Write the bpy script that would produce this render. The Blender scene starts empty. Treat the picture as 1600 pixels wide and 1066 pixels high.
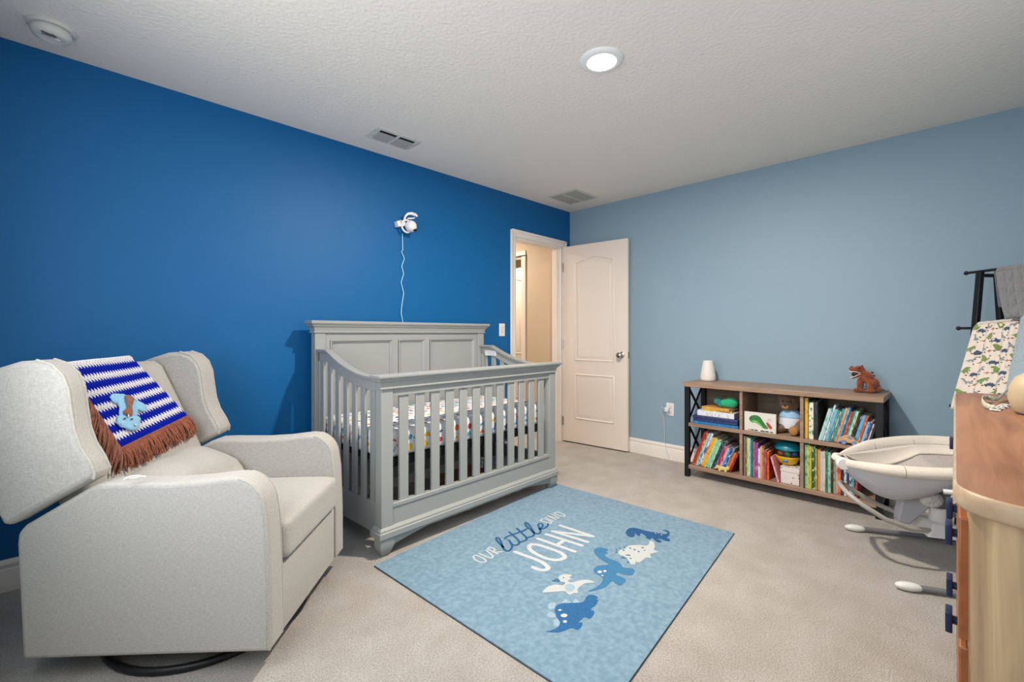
import bpy, bmesh, math, random
from mathutils import Vector, Matrix
rnd = random.Random(7)
SC = bpy.context.scene
COL = SC.collection
PI = math.pi

# ------------------------------------------------------------------ camera
YAW = math.radians(45.28)
EYE = 1.138
FPX, CX, HY = 711.1, 800.0, 521.0          # focal length, centre and eye line of the 1600x1066 frame
cam = bpy.data.cameras.new('camera'); camo = bpy.data.objects.new('camera', cam); COL.objects.link(camo)
cam.sensor_width = 36; cam.lens = FPX / 1600 * 36; cam.shift_y = -12 / 1600
cam.clip_start = 0.02
camo.location = (0, 0, EYE); camo.rotation_euler = (PI / 2, 0, -YAW)
SC.camera = camo

# ------------------------------------------------------------------ world, lights, exposure
SC.view_settings.view_transform = 'Standard'; SC.view_settings.look = 'None'
SC.view_settings.gamma = 1; SC.view_settings.use_curve_mapping = False
SC.view_settings.exposure = 0.66
w = bpy.data.worlds.new('world'); SC.world = w; w.use_nodes = True
w.node_tree.nodes['Background'].inputs[0].default_value = (0.75, 0.87, 1.0, 1)
w.node_tree.nodes['Background'].inputs[1].default_value = 1.0

def area(name, loc, rot, sx, sy, power, color, shape='RECTANGLE'):
    l = bpy.data.lights.new(name, 'AREA'); l.shape = shape; l.size = sx; l.size_y = sy
    l.energy = power; l.color = color
    o = bpy.data.objects.new(name, l); COL.objects.link(o); o.location = loc; o.rotation_euler = rot
    return o
LAMP = (1.841, 1.222)
area('ceiling_lamp_light', (LAMP[0], LAMP[1], 2.412), (0, 0, 0), 0.11, 0.11, 44, (1.0, 0.89, 0.77), 'DISK')
area('window_daylight_left', (-0.31, 1.15, 1.42), (0, -PI / 2, 0), 1.15, 1.5, 20, (0.97, 0.98, 1.0))
area('front_fill_light', (1.5, -0.53, 1.50), (PI / 2, 0, PI), 2.2, 1.3, 13, (0.99, 0.99, 1.0))  # added fill, set in an unseen, made-up front window
area('hall_lamp_light', (3.3, 4.2, 2.38), (0, 0, 0), 0.3, 0.3, 16, (1.0, 0.86, 0.70), 'DISK')

# ------------------------------------------------------------------ helpers
def fpt(px, py, z=0.0):                      # photograph pixel -> point on the horizontal plane z
    d = (EYE - z) * FPX / (py - HY); l = (px - CX) / FPX * d
    return Vector((math.sin(YAW) * d + math.cos(YAW) * l, math.cos(YAW) * d - math.sin(YAW) * l, z))
def ray(px, py):
    l = (px - CX) / FPX
    return Vector((math.sin(YAW) + math.cos(YAW) * l, math.cos(YAW) - math.sin(YAW) * l, -(py - HY) / FPX))
def onplane(px, py, p0, n):                  # photograph pixel -> point on any plane of the room
    d = ray(px, py); o = Vector((0, 0, EYE)); n = Vector(n); p0 = Vector(p0)
    return o + d * ((p0 - o).dot(n) / d.dot(n))

class MB:
    def __init__(s): s.v = []; s.f = []; s.m = []; s.cur = 0; s.T = None
    def add(s, vs, fs):
        b = len(s.v)
        for p in vs:
            p = Vector(p)
            s.v.append(s.T @ p if s.T else p)
        for f in fs: s.f.append([b + i for i in f]); s.m.append(s.cur)
        return s
    def box(s, a, b):
        x0, y0, z0 = a; x1, y1, z1 = b
        return s.add([(x0,y0,z0),(x1,y0,z0),(x1,y1,z0),(x0,y1,z0),(x0,y0,z1),(x1,y0,z1),(x1,y1,z1),(x0,y1,z1)],
                     [(0,3,2,1),(4,5,6,7),(0,1,5,4),(1,2,6,5),(2,3,7,6),(3,0,4,7)])
    def hexa(s, bot, top):                   # two quads
        return s.add(list(bot) + list(top), [(0,3,2,1),(4,5,6,7),(0,1,5,4),(1,2,6,5),(2,3,7,6),(3,0,4,7)])
    def prism(s, poly, t0, t1, ax):          # 2D outline extruded; ax(p, q, t) -> 3D
        n = len(poly)
        vs = [ax(p, q, t0) for p, q in poly] + [ax(p, q, t1) for p, q in poly]
        fs = [tuple(range(n))[::-1], tuple(range(n, 2 * n))]
        fs += [(i, (i + 1) % n, n + (i + 1) % n, n + i) for i in range(n)]
        return s.add(vs, fs)
    def tube(s, pts, r, n=8, close=False):
        pts = [Vector(p) for p in pts]; N = len(pts); rr = r if isinstance(r, (list, tuple)) else [r] * N
        vs = []; up = None
        for i, p in enumerate(pts):
            if close: t = pts[(i + 1) % N] - pts[i - 1]
            else: t = pts[min(i + 1, N - 1)] - pts[max(i - 1, 0)]
            t.normalize()
            if up is None:
                up = Vector((0, 0, 1)) if abs(t.z) < .9 else Vector((1, 0, 0))
            a = t.cross(up)
            if a.length < 1e-5: a = t.cross(Vector((1, .3, 0)))
            a.normalize(); b = a.cross(t).normalized(); up = b
            for k in range(n):
                an = 2 * PI * k / n; vs.append(p + (a * math.cos(an) + b * math.sin(an)) * rr[i])
        fs = []
        for i in range(N if close else N - 1):
            for k in range(n):
                j = (i + 1) % N
                fs.append((i * n + k, i * n + (k + 1) % n, j * n + (k + 1) % n, j * n + k))
        if not close: fs += [tuple(range(n))[::-1], tuple(range((N - 1) * n, N * n))]
        return s.add(vs, fs)
    def lathe(s, prof, c=(0, 0, 0), n=32, M=None):    # prof: (radius, z)
        vs = []; fs = []; m = len(prof)
        for k in range(n):
            a = 2 * PI * k / n
            for r, z in prof:
                p = Vector((r * math.cos(a), r * math.sin(a), z))
                if M: p = M @ p
                vs.append(p + Vector(c))
        for k in range(n):
            k2 = (k + 1) % n
            for i in range(m - 1): fs.append((k * m + i, k2 * m + i, k2 * m + i + 1, k * m + i + 1))
        s.add(vs, fs)
        if prof[0][0] > 1e-6: s.add([vs[k * m] for k in range(n)], [tuple(range(n))[::-1]])
        if prof[-1][0] > 1e-6: s.add([vs[k * m + m - 1] for k in range(n)], [tuple(range(n))])
        return s
    def ell(s, c, r, n=16, m=10, M=None):
        prof = []; vs = []; fs = []
        for i in range(m + 1):
            t = PI * i / m
            for k in range(n):
                a = 2 * PI * k / n
                p = Vector((r[0] * math.sin(t) * math.cos(a), r[1] * math.sin(t) * math.sin(a), -r[2] * math.cos(t)))
                if M: p = M @ p
                vs.append(p + Vector(c))
        for i in range(m):
            for k in range(n):
                k2 = (k + 1) % n
                fs.append((i * n + k, i * n + k2, (i + 1) * n + k2, (i + 1) * n + k))
        return s.add(vs, fs)
    def grid(s, nu, nv, fn):                 # surface fn(u, v) with u, v in 0..1
        vs = [fn(i / nu, j / nv) for j in range(nv + 1) for i in range(nu + 1)]
        fs = [(j * (nu + 1) + i, j * (nu + 1) + i + 1, (j + 1) * (nu + 1) + i + 1, (j + 1) * (nu + 1) + i)
              for j in range(nv) for i in range(nu)]
        return s.add(vs, fs)
    def rbox(s, a, b, r, k=3, M=None):       # softly rounded box
        a = Vector(a); b = Vector(b); c = (a + b) / 2; h = (b - a) / 2
        bm = bmesh.new(); bmesh.ops.create_cube(bm, size=2)
        for v in bm.verts: v.co = Vector((v.co.x * h.x, v.co.y * h.y, v.co.z * h.z))
        bmesh.ops.bevel(bm, geom=list(bm.edges), offset=r, segments=k, profile=.5, affect='EDGES')
        bm.verts.ensure_lookup_table()
        vs = [(M @ v.co if M else v.co) + c for v in bm.verts]; fs = [[v.index for v in f.verts] for f in bm.faces]
        bm.free(); return s.add(vs, fs)

XF = {}                                       # world matrices of the things (by name)
def thing(name, label, cat, loc=(0, 0, 0), rz=0.0, group=None):
    o = bpy.data.objects.new(name, None); COL.objects.link(o)
    o.empty_display_size = .05
    o.location = loc; o.rotation_euler = (0, 0, rz)
    XF[o.name] = Matrix.Translation(Vector(loc)) @ Matrix.Rotation(rz, 4, 'Z')
    return tag(o, label, cat, group)
def tag(o, label=None, cat=None, group=None, kind=None):
    if label: o['label'] = label
    if cat: o['category'] = cat
    if group: o['group'] = group
    if kind: o['kind'] = kind
    return o
def obj(name, mb, mats, parent=None, world=False, smooth=True, bevel=0, bseg=2, sub=0, auto=40, label=None, solid=0, remesh=0, disp=None):
    me = bpy.data.meshes.new(name)
    vs = mb.v
    inv = None
    if parent is not None and world:
        inv = XF[parent.name].inverted(); vs = [inv @ v for v in vs]
    me.from_pydata([tuple(v) for v in vs], [], mb.f)
    if not isinstance(mats, (list, tuple)): mats = [mats]
    for m in mats: me.materials.append(m)
    for p, mi in zip(me.polygons, mb.m): p.material_index = mi
    bm = bmesh.new(); bm.from_mesh(me)
    bmesh.ops.remove_doubles(bm, verts=bm.verts, dist=1e-5)
    bmesh.ops.recalc_face_normals(bm, faces=bm.faces)
    bm.to_mesh(me); bm.free()
    if smooth:
        for p in me.polygons: p.use_smooth = True
    o = bpy.data.objects.new(name, me); COL.objects.link(o)
    if parent is not None: o.parent = parent
    XF[o.name] = XF[parent.name] if (parent is not None and parent.name in XF) else Matrix.Identity(4)
    if solid:
        md = o.modifiers.new('solid', 'SOLIDIFY'); md.thickness = solid; md.offset = 0
    if bevel:
        md = o.modifiers.new('bevel', 'BEVEL'); md.width = bevel; md.segments = bseg; md.limit_method = 'ANGLE'; md.angle_limit = math.radians(35)
        md.harden_normals = False
    if remesh:
        md = o.modifiers.new('remesh', 'REMESH'); md.mode = 'VOXEL'; md.voxel_size = remesh; md.use_smooth_shade = True
        md = o.modifiers.new('soft', 'SMOOTH'); md.factor = .6; md.iterations = 4
    if sub:
        md = o.modifiers.new('sub', 'SUBSURF'); md.levels = sub; md.render_levels = sub
    if smooth and not remesh:
        try: me.set_sharp_from_angle(angle=math.radians(auto))
        except Exception: pass
    if label: o['label'] = label
    return o
def struct(name, mb, mats, parent=None, **k):
    o = obj(name, mb, mats, parent, **k)
    if parent is None: o['kind'] = 'structure'
    return o

# ------------------------------------------------------------------ materials
def lin(c):
    if isinstance(c, str): c = [int(c[i:i + 2], 16) / 255 for i in (0, 2, 4)]
    return tuple((x / 12.92 if x <= .04045 else ((x + .055) / 1.055) ** 2.4) for x in c) + (1,)
MATS = {}
def mat(name, color, rough=.6, metal=0, noise=None, bump=None, coords='Object', spec=.5, trans=0, sheen=0, alpha=1):
    """noise=(scale, color2, detail, (sx,sy,sz)), bump=(scale, strength, distance)"""
    if name in MATS: return MATS[name]
    m = bpy.data.materials.new(name); m.use_nodes = True; nt = m.node_tree; N = nt.nodes; Lk = nt.links
    b = N['Principled BSDF']; b.inputs['Base Color'].default_value = lin(color); b.inputs['Roughness'].default_value = rough
    b.inputs['Metallic'].default_value = metal; b.inputs['Specular IOR Level'].default_value = spec
    if trans: b.inputs['Transmission Weight'].default_value = trans
    if sheen: b.inputs['Sheen Weight'].default_value = sheen
    if alpha < 1: b.inputs['Alpha'].default_value = alpha
    tc = N.new('ShaderNodeTexCoord')
    if noise:
        sc, c2, det, st = (list(noise) + [None] * 4)[:4]
        mp = N.new('ShaderNodeMapping'); mp.inputs['Scale'].default_value = st or (1, 1, 1)
        Lk.new(tc.outputs[coords], mp.inputs[0])
        n = N.new('ShaderNodeTexNoise'); n.inputs['Scale'].default_value = sc; n.inputs['Detail'].default_value = det or 4
        Lk.new(mp.outputs[0], n.inputs['Vector'])
        r = N.new('ShaderNodeValToRGB'); r.color_ramp.elements[0].position = .35; r.color_ramp.elements[1].position = .65
        r.color_ramp.elements[0].color = lin(color); r.color_ramp.elements[1].color = lin(c2)
        Lk.new(n.outputs[0], r.inputs[0]); Lk.new(r.outputs[0], b.inputs['Base Color'])
    if bump:
        n = N.new('ShaderNodeTexNoise'); n.inputs['Scale'].default_value = bump[0]; n.inputs['Detail'].default_value = 6
        Lk.new(tc.outputs[coords], n.inputs['Vector'])
        bp = N.new('ShaderNodeBump'); bp.inputs['Strength'].default_value = bump[1]; bp.inputs['Distance'].default_value = bump[2]
        Lk.new(n.outputs[0], bp.inputs['Height']); Lk.new(bp.outputs[0], b.inputs['Normal'])
    MATS[name] = m; return m
def nodes(m): return m.node_tree.nodes, m.node_tree.links, m.node_tree.nodes['Principled BSDF']
def math_node(N, Lk, op, a, b=None, c=None):
    n = N.new('ShaderNodeMath'); n.operation = op
    for i, x in enumerate((a, b, c)):
        if x is None: continue
        if isinstance(x, (int, float)): n.inputs[i].default_value = x
        else: Lk.new(x, n.inputs[i])
    return n.outputs[0]

M_BLUE = mat('wall_paint_deep_blue', '00609C', .5, bump=(260, .18, .004))
M_BLUE.node_tree.nodes['Principled BSDF'].inputs['Specular IOR Level'].default_value = .35
M_LBLUE = mat('wall_paint_dusty_blue', '8DA7B8', .55, bump=(260, .18, .004))
M_CREAM = mat('wall_paint_beige', 'CDBBA3', .6, bump=(200, .15, .003))
M_TRIM = mat('white_trim_paint', 'EDE6DF', .35)
M_DOOR = mat('white_door_paint', 'EADFD4', .38)
M_CEIL = mat('ceiling_paint', 'EEE8DF', .85, bump=(55, .42, .012))
M_CARPET = mat('carpet', 'FAF3EA', .95, noise=(6.0, 'EAE1D6', 10), bump=(300, 1.0, .02), spec=.1, sheen=.2)
N, Lk, B = nodes(M_CARPET)
_tc = N.new('ShaderNodeTexCoord'); _n = N.new('ShaderNodeTexNoise'); _n.inputs['Scale'].default_value = 170; _n.inputs['Detail'].default_value = 3
Lk.new(_tc.outputs['Object'], _n.inputs['Vector'])
_r = N.new('ShaderNodeValToRGB'); _r.color_ramp.elements[0].position = .3; _r.color_ramp.elements[1].position = .62
_r.color_ramp.elements[0].color = (.62, .61, .60, 1); _r.color_ramp.elements[1].color = (1, 1, 1, 1)
Lk.new(_n.outputs[0], _r.inputs[0])
_mx = N.new('ShaderNodeMix'); _mx.data_type = 'RGBA'; _mx.blend_type = 'MULTIPLY'; _mx.inputs[0].default_value = 1
_src = B.inputs['Base Color'].links[0].from_socket
Lk.new(_src, _mx.inputs[6]); Lk.new(_r.outputs[0], _mx.inputs[7]); Lk.new(_mx.outputs[2], B.inputs['Base Color'])
M_CRIB = mat('grey_crib_paint', '9B9E9C', .42)
M_BLACK = mat('black_metal', '15161A', .45, spec=.4)
M_DARK = mat('dark_void', '0C0C0E', .9)
M_CHROME = mat('brushed_nickel', 'B9B3A8', .25, metal=1)
M_WHITEP = mat('white_plastic', 'E9EBEA', .35)

def fabric_mat(name, c1, c2, sc=420, rough=.95, st=.35):
    m = mat(name, c1, rough, spec=.15, sheen=.25); N, Lk, B = nodes(m)
    tc = N.new('ShaderNodeTexCoord')
    outs = []
    for s3 in ((.25, 1, 1), (1, 1, .25)):
        mp = N.new('ShaderNodeMapping'); mp.inputs['Scale'].default_value = s3; Lk.new(tc.outputs['Object'], mp.inputs[0])
        n = N.new('ShaderNodeTexNoise'); n.inputs['Scale'].default_value = sc; n.inputs['Detail'].default_value = 3
        Lk.new(mp.outputs[0], n.inputs['Vector']); outs.append(n.outputs[0])
    s = math_node(N, Lk, 'ADD', outs[0], outs[1]); s = math_node(N, Lk, 'MULTIPLY', s, .5)
    r = N.new('ShaderNodeValToRGB'); r.color_ramp.elements[0].position = .36; r.color_ramp.elements[1].position = .64
    r.color_ramp.elements[0].color = lin(c1); r.color_ramp.elements[1].color = lin(c2)
    Lk.new(s, r.inputs[0]); Lk.new(r.outputs[0], B.inputs['Base Color'])
    bp = N.new('ShaderNodeBump'); bp.inputs['Strength'].default_value = st; bp.inputs['Distance'].default_value = .003
    Lk.new(s, bp.inputs['Height']); Lk.new(bp.outputs[0], B.inputs['Normal'])
    return m
M_LINEN = fabric_mat('oatmeal_linen', 'A7A49E', 'BBB8B2', 300)

def wood_mat(name, c1, c2, axis=0, sc=9, plank=None, rough=.45, c3=None):
    """grain stretched along an axis; plank = (axis, width) for glued boards of differing tone"""
    m = mat(name, c1, rough, spec=.35); N, Lk, B = nodes(m)
    tc = N.new('ShaderNodeTexCoord'); mp = N.new('ShaderNodeMapping')
    s3 = [1, 1, 1]; s3[axis] = .07; mp.inputs['Scale'].default_value = s3
    Lk.new(tc.outputs['Object'], mp.inputs[0])
    vec = mp.outputs[0]
    n = N.new('ShaderNodeTexNoise'); n.inputs['Scale'].default_value = sc * 4; n.inputs['Detail'].default_value = 8; n.inputs['Distortion'].default_value = .6
    Lk.new(vec, n.inputs['Vector'])
    r = N.new('ShaderNodeValToRGB'); r.color_ramp.elements[0].position = .3; r.color_ramp.elements[1].position = .7
    r.color_ramp.elements[0].color = lin(c1); r.color_ramp.elements[1].color = lin(c2)
    Lk.new(n.outputs[0], r.inputs[0]); out = r.outputs[0]
    if plank:
        sep = N.new('ShaderNodeSeparateXYZ'); Lk.new(tc.outputs['Object'], sep.inputs[0])
        q = math_node(N, Lk, 'DIVIDE', sep.outputs[plank[0]], plank[1]); q = math_node(N, Lk, 'FLOOR', q)
        wn = N.new('ShaderNodeTexWhiteNoise'); wn.noise_dimensions = '1D'; Lk.new(q, wn.inputs['W'])
        mx = N.new('ShaderNodeMix'); mx.data_type = 'RGBA'; mx.blend_type = 'MIX'
        fac = math_node(N, Lk, 'MULTIPLY', wn.outputs[0], .55); Lk.new(fac, mx.inputs[0])
        Lk.new(out, mx.inputs[6]); mx.inputs[7].default_value = lin(c3 or c2); out = mx.outputs[2]
    Lk.new(out, B.inputs['Base Color'])
    return m
# ------------------------------------------------------------------ the room
X0, X1, Y0, Y1, H = -0.30, 3.918, -0.52, 3.003, 2.44
DX0, DX1, DH = 3.070, 3.775, 2.045            # bedroom doorway in the blue wall
TW = .115
mb = MB().box((X0 - .1, Y0 - .1, -.06), (X1 + .1, Y1 + .0, 0)).box((DX0 - .6, Y1, -.06), (X1 + .1, 6.1, 0)).box((X1 + .1, 3.0, -.06), (5.4, 6.1, 0))
struct('floor', mb, M_CARPET, smooth=False)
struct('ceiling', MB().box((X0 - .1, Y0 - .1, H), (X1 + .1, Y1 + .0, H + .08)), M_CEIL, smooth=False)
struct('ceiling_hall', MB().box((DX0 - .6, Y1 + .001, H), (5.4, 6.1, H + .08)), M_CEIL, smooth=False)
# blue wall with the doorway: the bedroom face is blue, the hall face beige
mb = MB()
mb.box((X0 - .1, Y1, 0), (DX0, Y1 + TW - .012, H)).box((DX0, Y1, DH), (DX1, Y1 + TW - .012, H)).box((DX1, Y1, 0), (X1 + .1, Y1 + TW - .012, H))
struct('wall_back', mb, M_BLUE, smooth=False)
mb = MB(); e = TW - .012
mb.box((DX0 - .6, Y1 + e, 0), (DX0, Y1 + TW, H)).box((DX0, Y1 + e, DH), (DX1, Y1 + TW, H)).box((DX1, Y1 + e, 0), (X1 + .02, Y1 + TW, H))
struct('wall_hall_front', mb, M_CREAM, smooth=False)
struct('wall_right', MB().box((X1, Y0 - .1, 0), (X1 + .1, Y1, H)), M_LBLUE, smooth=False)
# walls behind the camera; the front opening is added for fill light
def wall_with_hole(name, axis, c, t, a0, a1, h0, h1, z0, z1, m):
    mb = MB()
    for (p0, p1, q0, q1) in ((a0, h0, 0, H), (h1, a1, 0, H), (h0, h1, 0, z0), (h0, h1, z1, H)):
        if axis == 0: mb.box((c - t, p0, q0), (c, p1, q1))
        else: mb.box((p0, c - t, q0), (p1, c, q1))
    return struct(name, mb, m, smooth=False)
wall_with_hole('wall_left', 0, X0, .1, Y0 - .1, Y1, .4, 1.9, .85, 2.0, M_LBLUE)
wall_with_hole('wall_front', 1, Y0, .1, X0, X1, .4, 2.6, .85, 2.15, M_LBLUE)
M_GLASS = mat('window_glass', 'FFFFFF', .02, trans=1)
for nm, ax, c, h0, h1, z0, z1 in (('window_1', 0, X0, .4, 1.9, .85, 2.0), ('fill_window', 1, Y0, .4, 2.6, .85, 2.15)):  # the second window is unseen, added to carry the front fill
    def bx(m, p0, p1, q0, q1, d0, d1):
        if ax == 0: m.box((c - d1, p0, q0), (c - d0, p1, q1))
        else: m.box((p0, c - d1, q0), (p1, c - d0, q1))
    m = MB(); mid = (h0 + h1) / 2
    for a in ((h0, h0 + .05, z0, z1), (h1 - .05, h1, z0, z1), (h0 + .05, h1 - .05, z0, z0 + .05), (h0 + .05, h1 - .05, z1 - .05, z1), (mid - .02, mid + .02, z0 + .05, z1 - .05)):
        bx(m, *a, .05, .09)
    f_ = struct(nm, m, M_TRIM, bevel=.003)
    for a in ((h0 + .05, mid - .02), (mid + .02, h1 - .05)):
        m = MB(); bx(m, a[0], a[1], z0 + .05, z1 - .05, .067, .073); obj('pane', m, M_GLASS, f_)

# hall beyond the doorway
HX = 3.95
mb = MB().box((HX, Y1 + TW, 0), (HX + .1, 3.74, H)).box((HX, 3.74, 2.06), (HX + .1, 4.50, H)).box((HX, 4.50, 0), (HX + .1, 6.0, H))
struct('wall_hall_right', mb, M_CREAM, smooth=False)
struct('wall_hall_end', MB().box((DX0 - .6, 6.0, 0), (5.4, 6.1, H)), M_CREAM, smooth=False)
struct('wall_hall_left', MB().box((DX0 - .7, Y1 + TW, 0), (DX0 - .6, 6.1, H)), M_CREAM, smooth=False)
struct('wall_far_room', MB().box((5.3, Y1 + .1, 0), (5.4, 6.0, H)).box((HX + .1, Y1 + .1, 0), (5.3, Y1 + .2, H)), M_CREAM, smooth=False)

area('far_room_fill', (4.25, 4.3, 2.36), (0, 0, 0), .2, .2, 9, (1.0, .88, .74), 'DISK')  # added to brighten the door slab in the dark far room
# casings: mitred profile boards
def casing(name, rects, parent=None):
    mb = MB()
    for a, b in rects: mb.box(a, b)
    return struct(name, mb, M_TRIM, parent, bevel=.006, bseg=2)
cw = .062
t1 = casing('trim_1', [((DX0 - cw, Y1 - .014, 0), (DX0 - .004, Y1, DH + cw)), ((DX0 - .004, Y1 - .014, DH + .004), (DX1 + cw, Y1, DH + cw)), ((DX1 + .004, Y1 - .014, 0), (DX1 + cw, Y1, DH + .004))])
casing('back_band', [((DX0 - cw - .004, Y1 - .021, 0), (DX0 - cw + .014, Y1, DH + cw + .004)), ((DX0 - cw + .014, Y1 - .021, DH + cw - .014), (DX1 + cw + .004, Y1, DH + cw + .004)), ((DX1 + cw - .014, Y1 - .021, 0), (DX1 + cw + .004, Y1, DH + cw - .014))], t1)
# jamb lining
struct('trim_2', MB().box((DX0 - .004, Y1 - .002, 0), (DX0 + .014, Y1 + TW + .004, DH)).box((DX1 - .014, Y1 - .002, 0), (DX1 + .004, Y1 + TW + .004, DH)).box((DX0 + .014, Y1 - .002, DH - .014), (DX1 - .014, Y1 + TW + .004, DH + .004))
       .box((DX0 + .014, Y1 + .045, 0), (DX0 + .026, Y1 + .08, DH - .014)).box((DX1 - .026, Y1 + .045, 0), (DX1 - .014, Y1 + .08, DH - .014)), M_TRIM, bevel=.002)
# hall door casing
casing('trim_3', [((HX - .014, 3.676, 0), (HX, 3.745, 2.06)), ((HX - .014, 3.676, 2.06), (HX, 4.56, 2.124)), ((HX - .014, 4.495, 0), (HX, 4.56, 2.06))])
struct('trim_4', MB().box((HX, 3.74, 0), (HX + .1, 3.755, 2.06)).box((HX, 4.485, 0), (HX + .1, 4.50, 2.06)).box((HX, 3.755, 2.045), (HX + .1, 4.485, 2.06)), M_TRIM, bevel=.002)

# baseboards with a stepped, curved top
def baseboard(name, p0, p1, n):
    p0 = Vector(p0 + (0,)); p1 = Vector(p1 + (0,)); n = Vector(n + (0,)); d = p1 - p0
    prof = [(0, 0), (.015, 0), (.015, .093), (.013, .098), (.010, .100), (.010, .113), (.012, .117), (.011, .124), (.007, .132), (.004, .138), (0, .139)]
    mb = MB().prism(prof, 0, 1, lambda a, z, t: p0 + d * t + n * a + Vector((0, 0, z)))
    return struct(name, mb, M_TRIM, auto=30)
baseboard('baseboard_back', (X0, Y1), (DX0 - cw - .004, Y1), (0, -1))
baseboard('baseboard_right', (X1, Y0), (X1, Y1), (-1, 0))
baseboard('baseboard_left', (X0, Y0), (X0, Y1), (1, 0))
baseboard('baseboard_front', (X0, Y0), (X1, Y0), (0, 1))
baseboard('baseboard_hall', (HX, Y1 + TW), (HX, 3.676), (-1, 0))

# a two-panel door slab with an arched top panel; local x along the width, y = thickness, z up
def door_slab(name, w, h, th, T, kind_name=None, hinge=True, knob=True, faces=(0, 1)):
    mb = MB(); mb.T = T; mb.box((0, 0, .012), (w, th, h))
    d = struct(name, mb, M_DOOR, bevel=.002)
    XF[d.name] = Matrix.Identity(4)
    def ring(x0, x1, z0, z1, arch):
        pts = [(x0, z0), (x1, z0), (x1, z1)]
        if arch:
            for k in range(1, 16):
                u = k / 16; pts.append((x1 + (x0 - x1) * u, z1 + arch * (math.sin(PI * u) ** 1.6)))
        pts.append((x0, z1)); return pts
    def inset(pts, a):
        cx = sum(p[0] for p in pts) / len(pts); n = len(pts); out = []
        for i, p in enumerate(pts):
            q0 = Vector(pts[i - 1]); q1 = Vector(p); q2 = Vector(pts[(i + 1) % n])
            e1 = (q1 - q0).normalized(); e2 = (q2 - q1).normalized()
            nn = Vector((-e1.y, e1.x)) + Vector((-e2.y, e2.x)); k = nn.length_squared / 2
            out.append(tuple(q1 + nn * (a / max(k, .3))))
        return out
    for (z0, z1, arch) in ((.855, 1.870, .045), (.255, .722, 0)):
        for side in faces:
            base = ring(w * .19, w * .81, z0, z1, arch)
            y = (lambda e: -e) if side == 0 else (lambda e: th + e)
            prof = [(0, 0), (.005, .008), (.011, .009), (.018, .0005), (.034, .0005), (.046, .007), (.05, .007)]
            mb = MB(); mb.T = T
            loops = [[(p[0], y(e), p[1]) for p in inset(base, a)] for a, e in prof]
            n = len(base); vs = [v for L_ in loops for v in L_]
            fs = [(i * n + k, i * n + (k + 1) % n, (i + 1) * n + (k + 1) % n, (i + 1) * n + k) for i in range(len(loops) - 1) for k in range(n)]
            fs.append(tuple(range((len(loops) - 1) * n, len(loops) * n)))
            mb.add(vs, fs); obj('door_panel', mb, M_DOOR, d, auto=50)
    if knob:
        for side in (0, 1):
            sg = -1 if side == 0 else 1; y0 = 0 if side == 0 else th
            mb = MB(); mb.T = T @ Matrix.Translation((w - .066, y0, .929)) @ Matrix.Rotation(sg * -PI / 2, 4, 'X')
            mb.lathe([(.0, 0), (.032, 0), (.032, .004), (.026, .009), (.012, .011), (.010, .032), (.018, .036), (.027, .046), (.029, .056), (.024, .066), (.010, .071), (.0, .072)], n=24)
            obj('door_knob', mb, M_CHROME, d, label='round brushed nickel knob')
        mb = MB(); mb.T = T; mb.box((w - .001, .008, .90), (w + .0015, th - .008, .96)); obj('latch_plate', mb, M_CHROME, d)
    if hinge:
        for z in (.22, 1.02, 1.83):
            mb = MB(); mb.T = T; mb.tube([(-.006, -.004, z - .045), (-.006, -.004, z + .045)], .006, 8); mb.box((-.004, 0, z - .044), (.0, th - .004, z + .044))
            obj('hinge', mb, M_CHROME, d)
    return d
hx, hy, gx, gy = 3.785, 2.985, 3.851, 2.267
ang = math.atan2(gy - hy, gx - hx)
T = Matrix.Translation((hx, hy, 0)) @ Matrix.Rotation(ang, 4, 'Z')
door_slab('door_1', .724, 2.045, .035, T)
T = Matrix.Translation((4.52, 4.1, 0)) @ Matrix.Rotation(PI / 2, 4, 'Z')
door_slab('door_2', .76, 2.03, .035, T, hinge=False, knob=False, faces=(1,))

# ------------------------------------------------------------------ ceiling fittings
M_LAMP = bpy.data.materials.new('lamp_lens'); M_LAMP.use_nodes = True
b_ = M_LAMP.node_tree.nodes['Principled BSDF']; b_.inputs['Base Color'].default_value = (1, 1, 1, 1)
b_.inputs['Emission Color'].default_value = (1, .96, .90, 1); b_.inputs['Emission Strength'].default_value = 6
t = thing('ceiling_lamp', 'round white recessed ceiling lamp, switched on', 'ceiling lamp', (LAMP[0], LAMP[1], H))
obj('trim_ring', MB().lathe([(.074, -.012), (.082, -.014), (.094, -.010), (.103, -.002), (.104, 0)], n=40), M_WHITEP, t)
obj('lens', MB().lathe([(0, -.0135), (.06, -.0135), (.075, -.011)], n=40), M_LAMP, t)
SMK = thing('smoke_detector', 'round white smoke detector on the ceiling above the blue wall', 'smoke detector', (-.003, 2.752, H))
M_SMK = mat('detector_plastic', 'D8D8D2', .4)
obj('mounting_plate', MB().lathe([(0, 0), (.078, 0), (.079, -.006), (.074, -.012), (.06, -.013), (0, -.013)], n=40), M_SMK, SMK)
obj('body', MB().lathe([(.05, -.013), (.063, -.016), (.066, -.030), (.060, -.043), (.046, -.050), (.038, -.050), (.034, -.047), (0, -.047)], n=40), M_SMK, SMK)
obj('vent_slots', MB().box((-.03, -.045, -.0505), (.01, -.035, -.046)).box((-.03, -.028, -.0505), (.016, -.02, -.0465)), mat('slot_grey', '6E6E6C', .7), SMK)
obj('test_button', MB().lathe([(0, -.053), (.010, -.052), (.012, -.046)], c=(.018, .0, 0), n=20), M_SMK, SMK)

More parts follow.
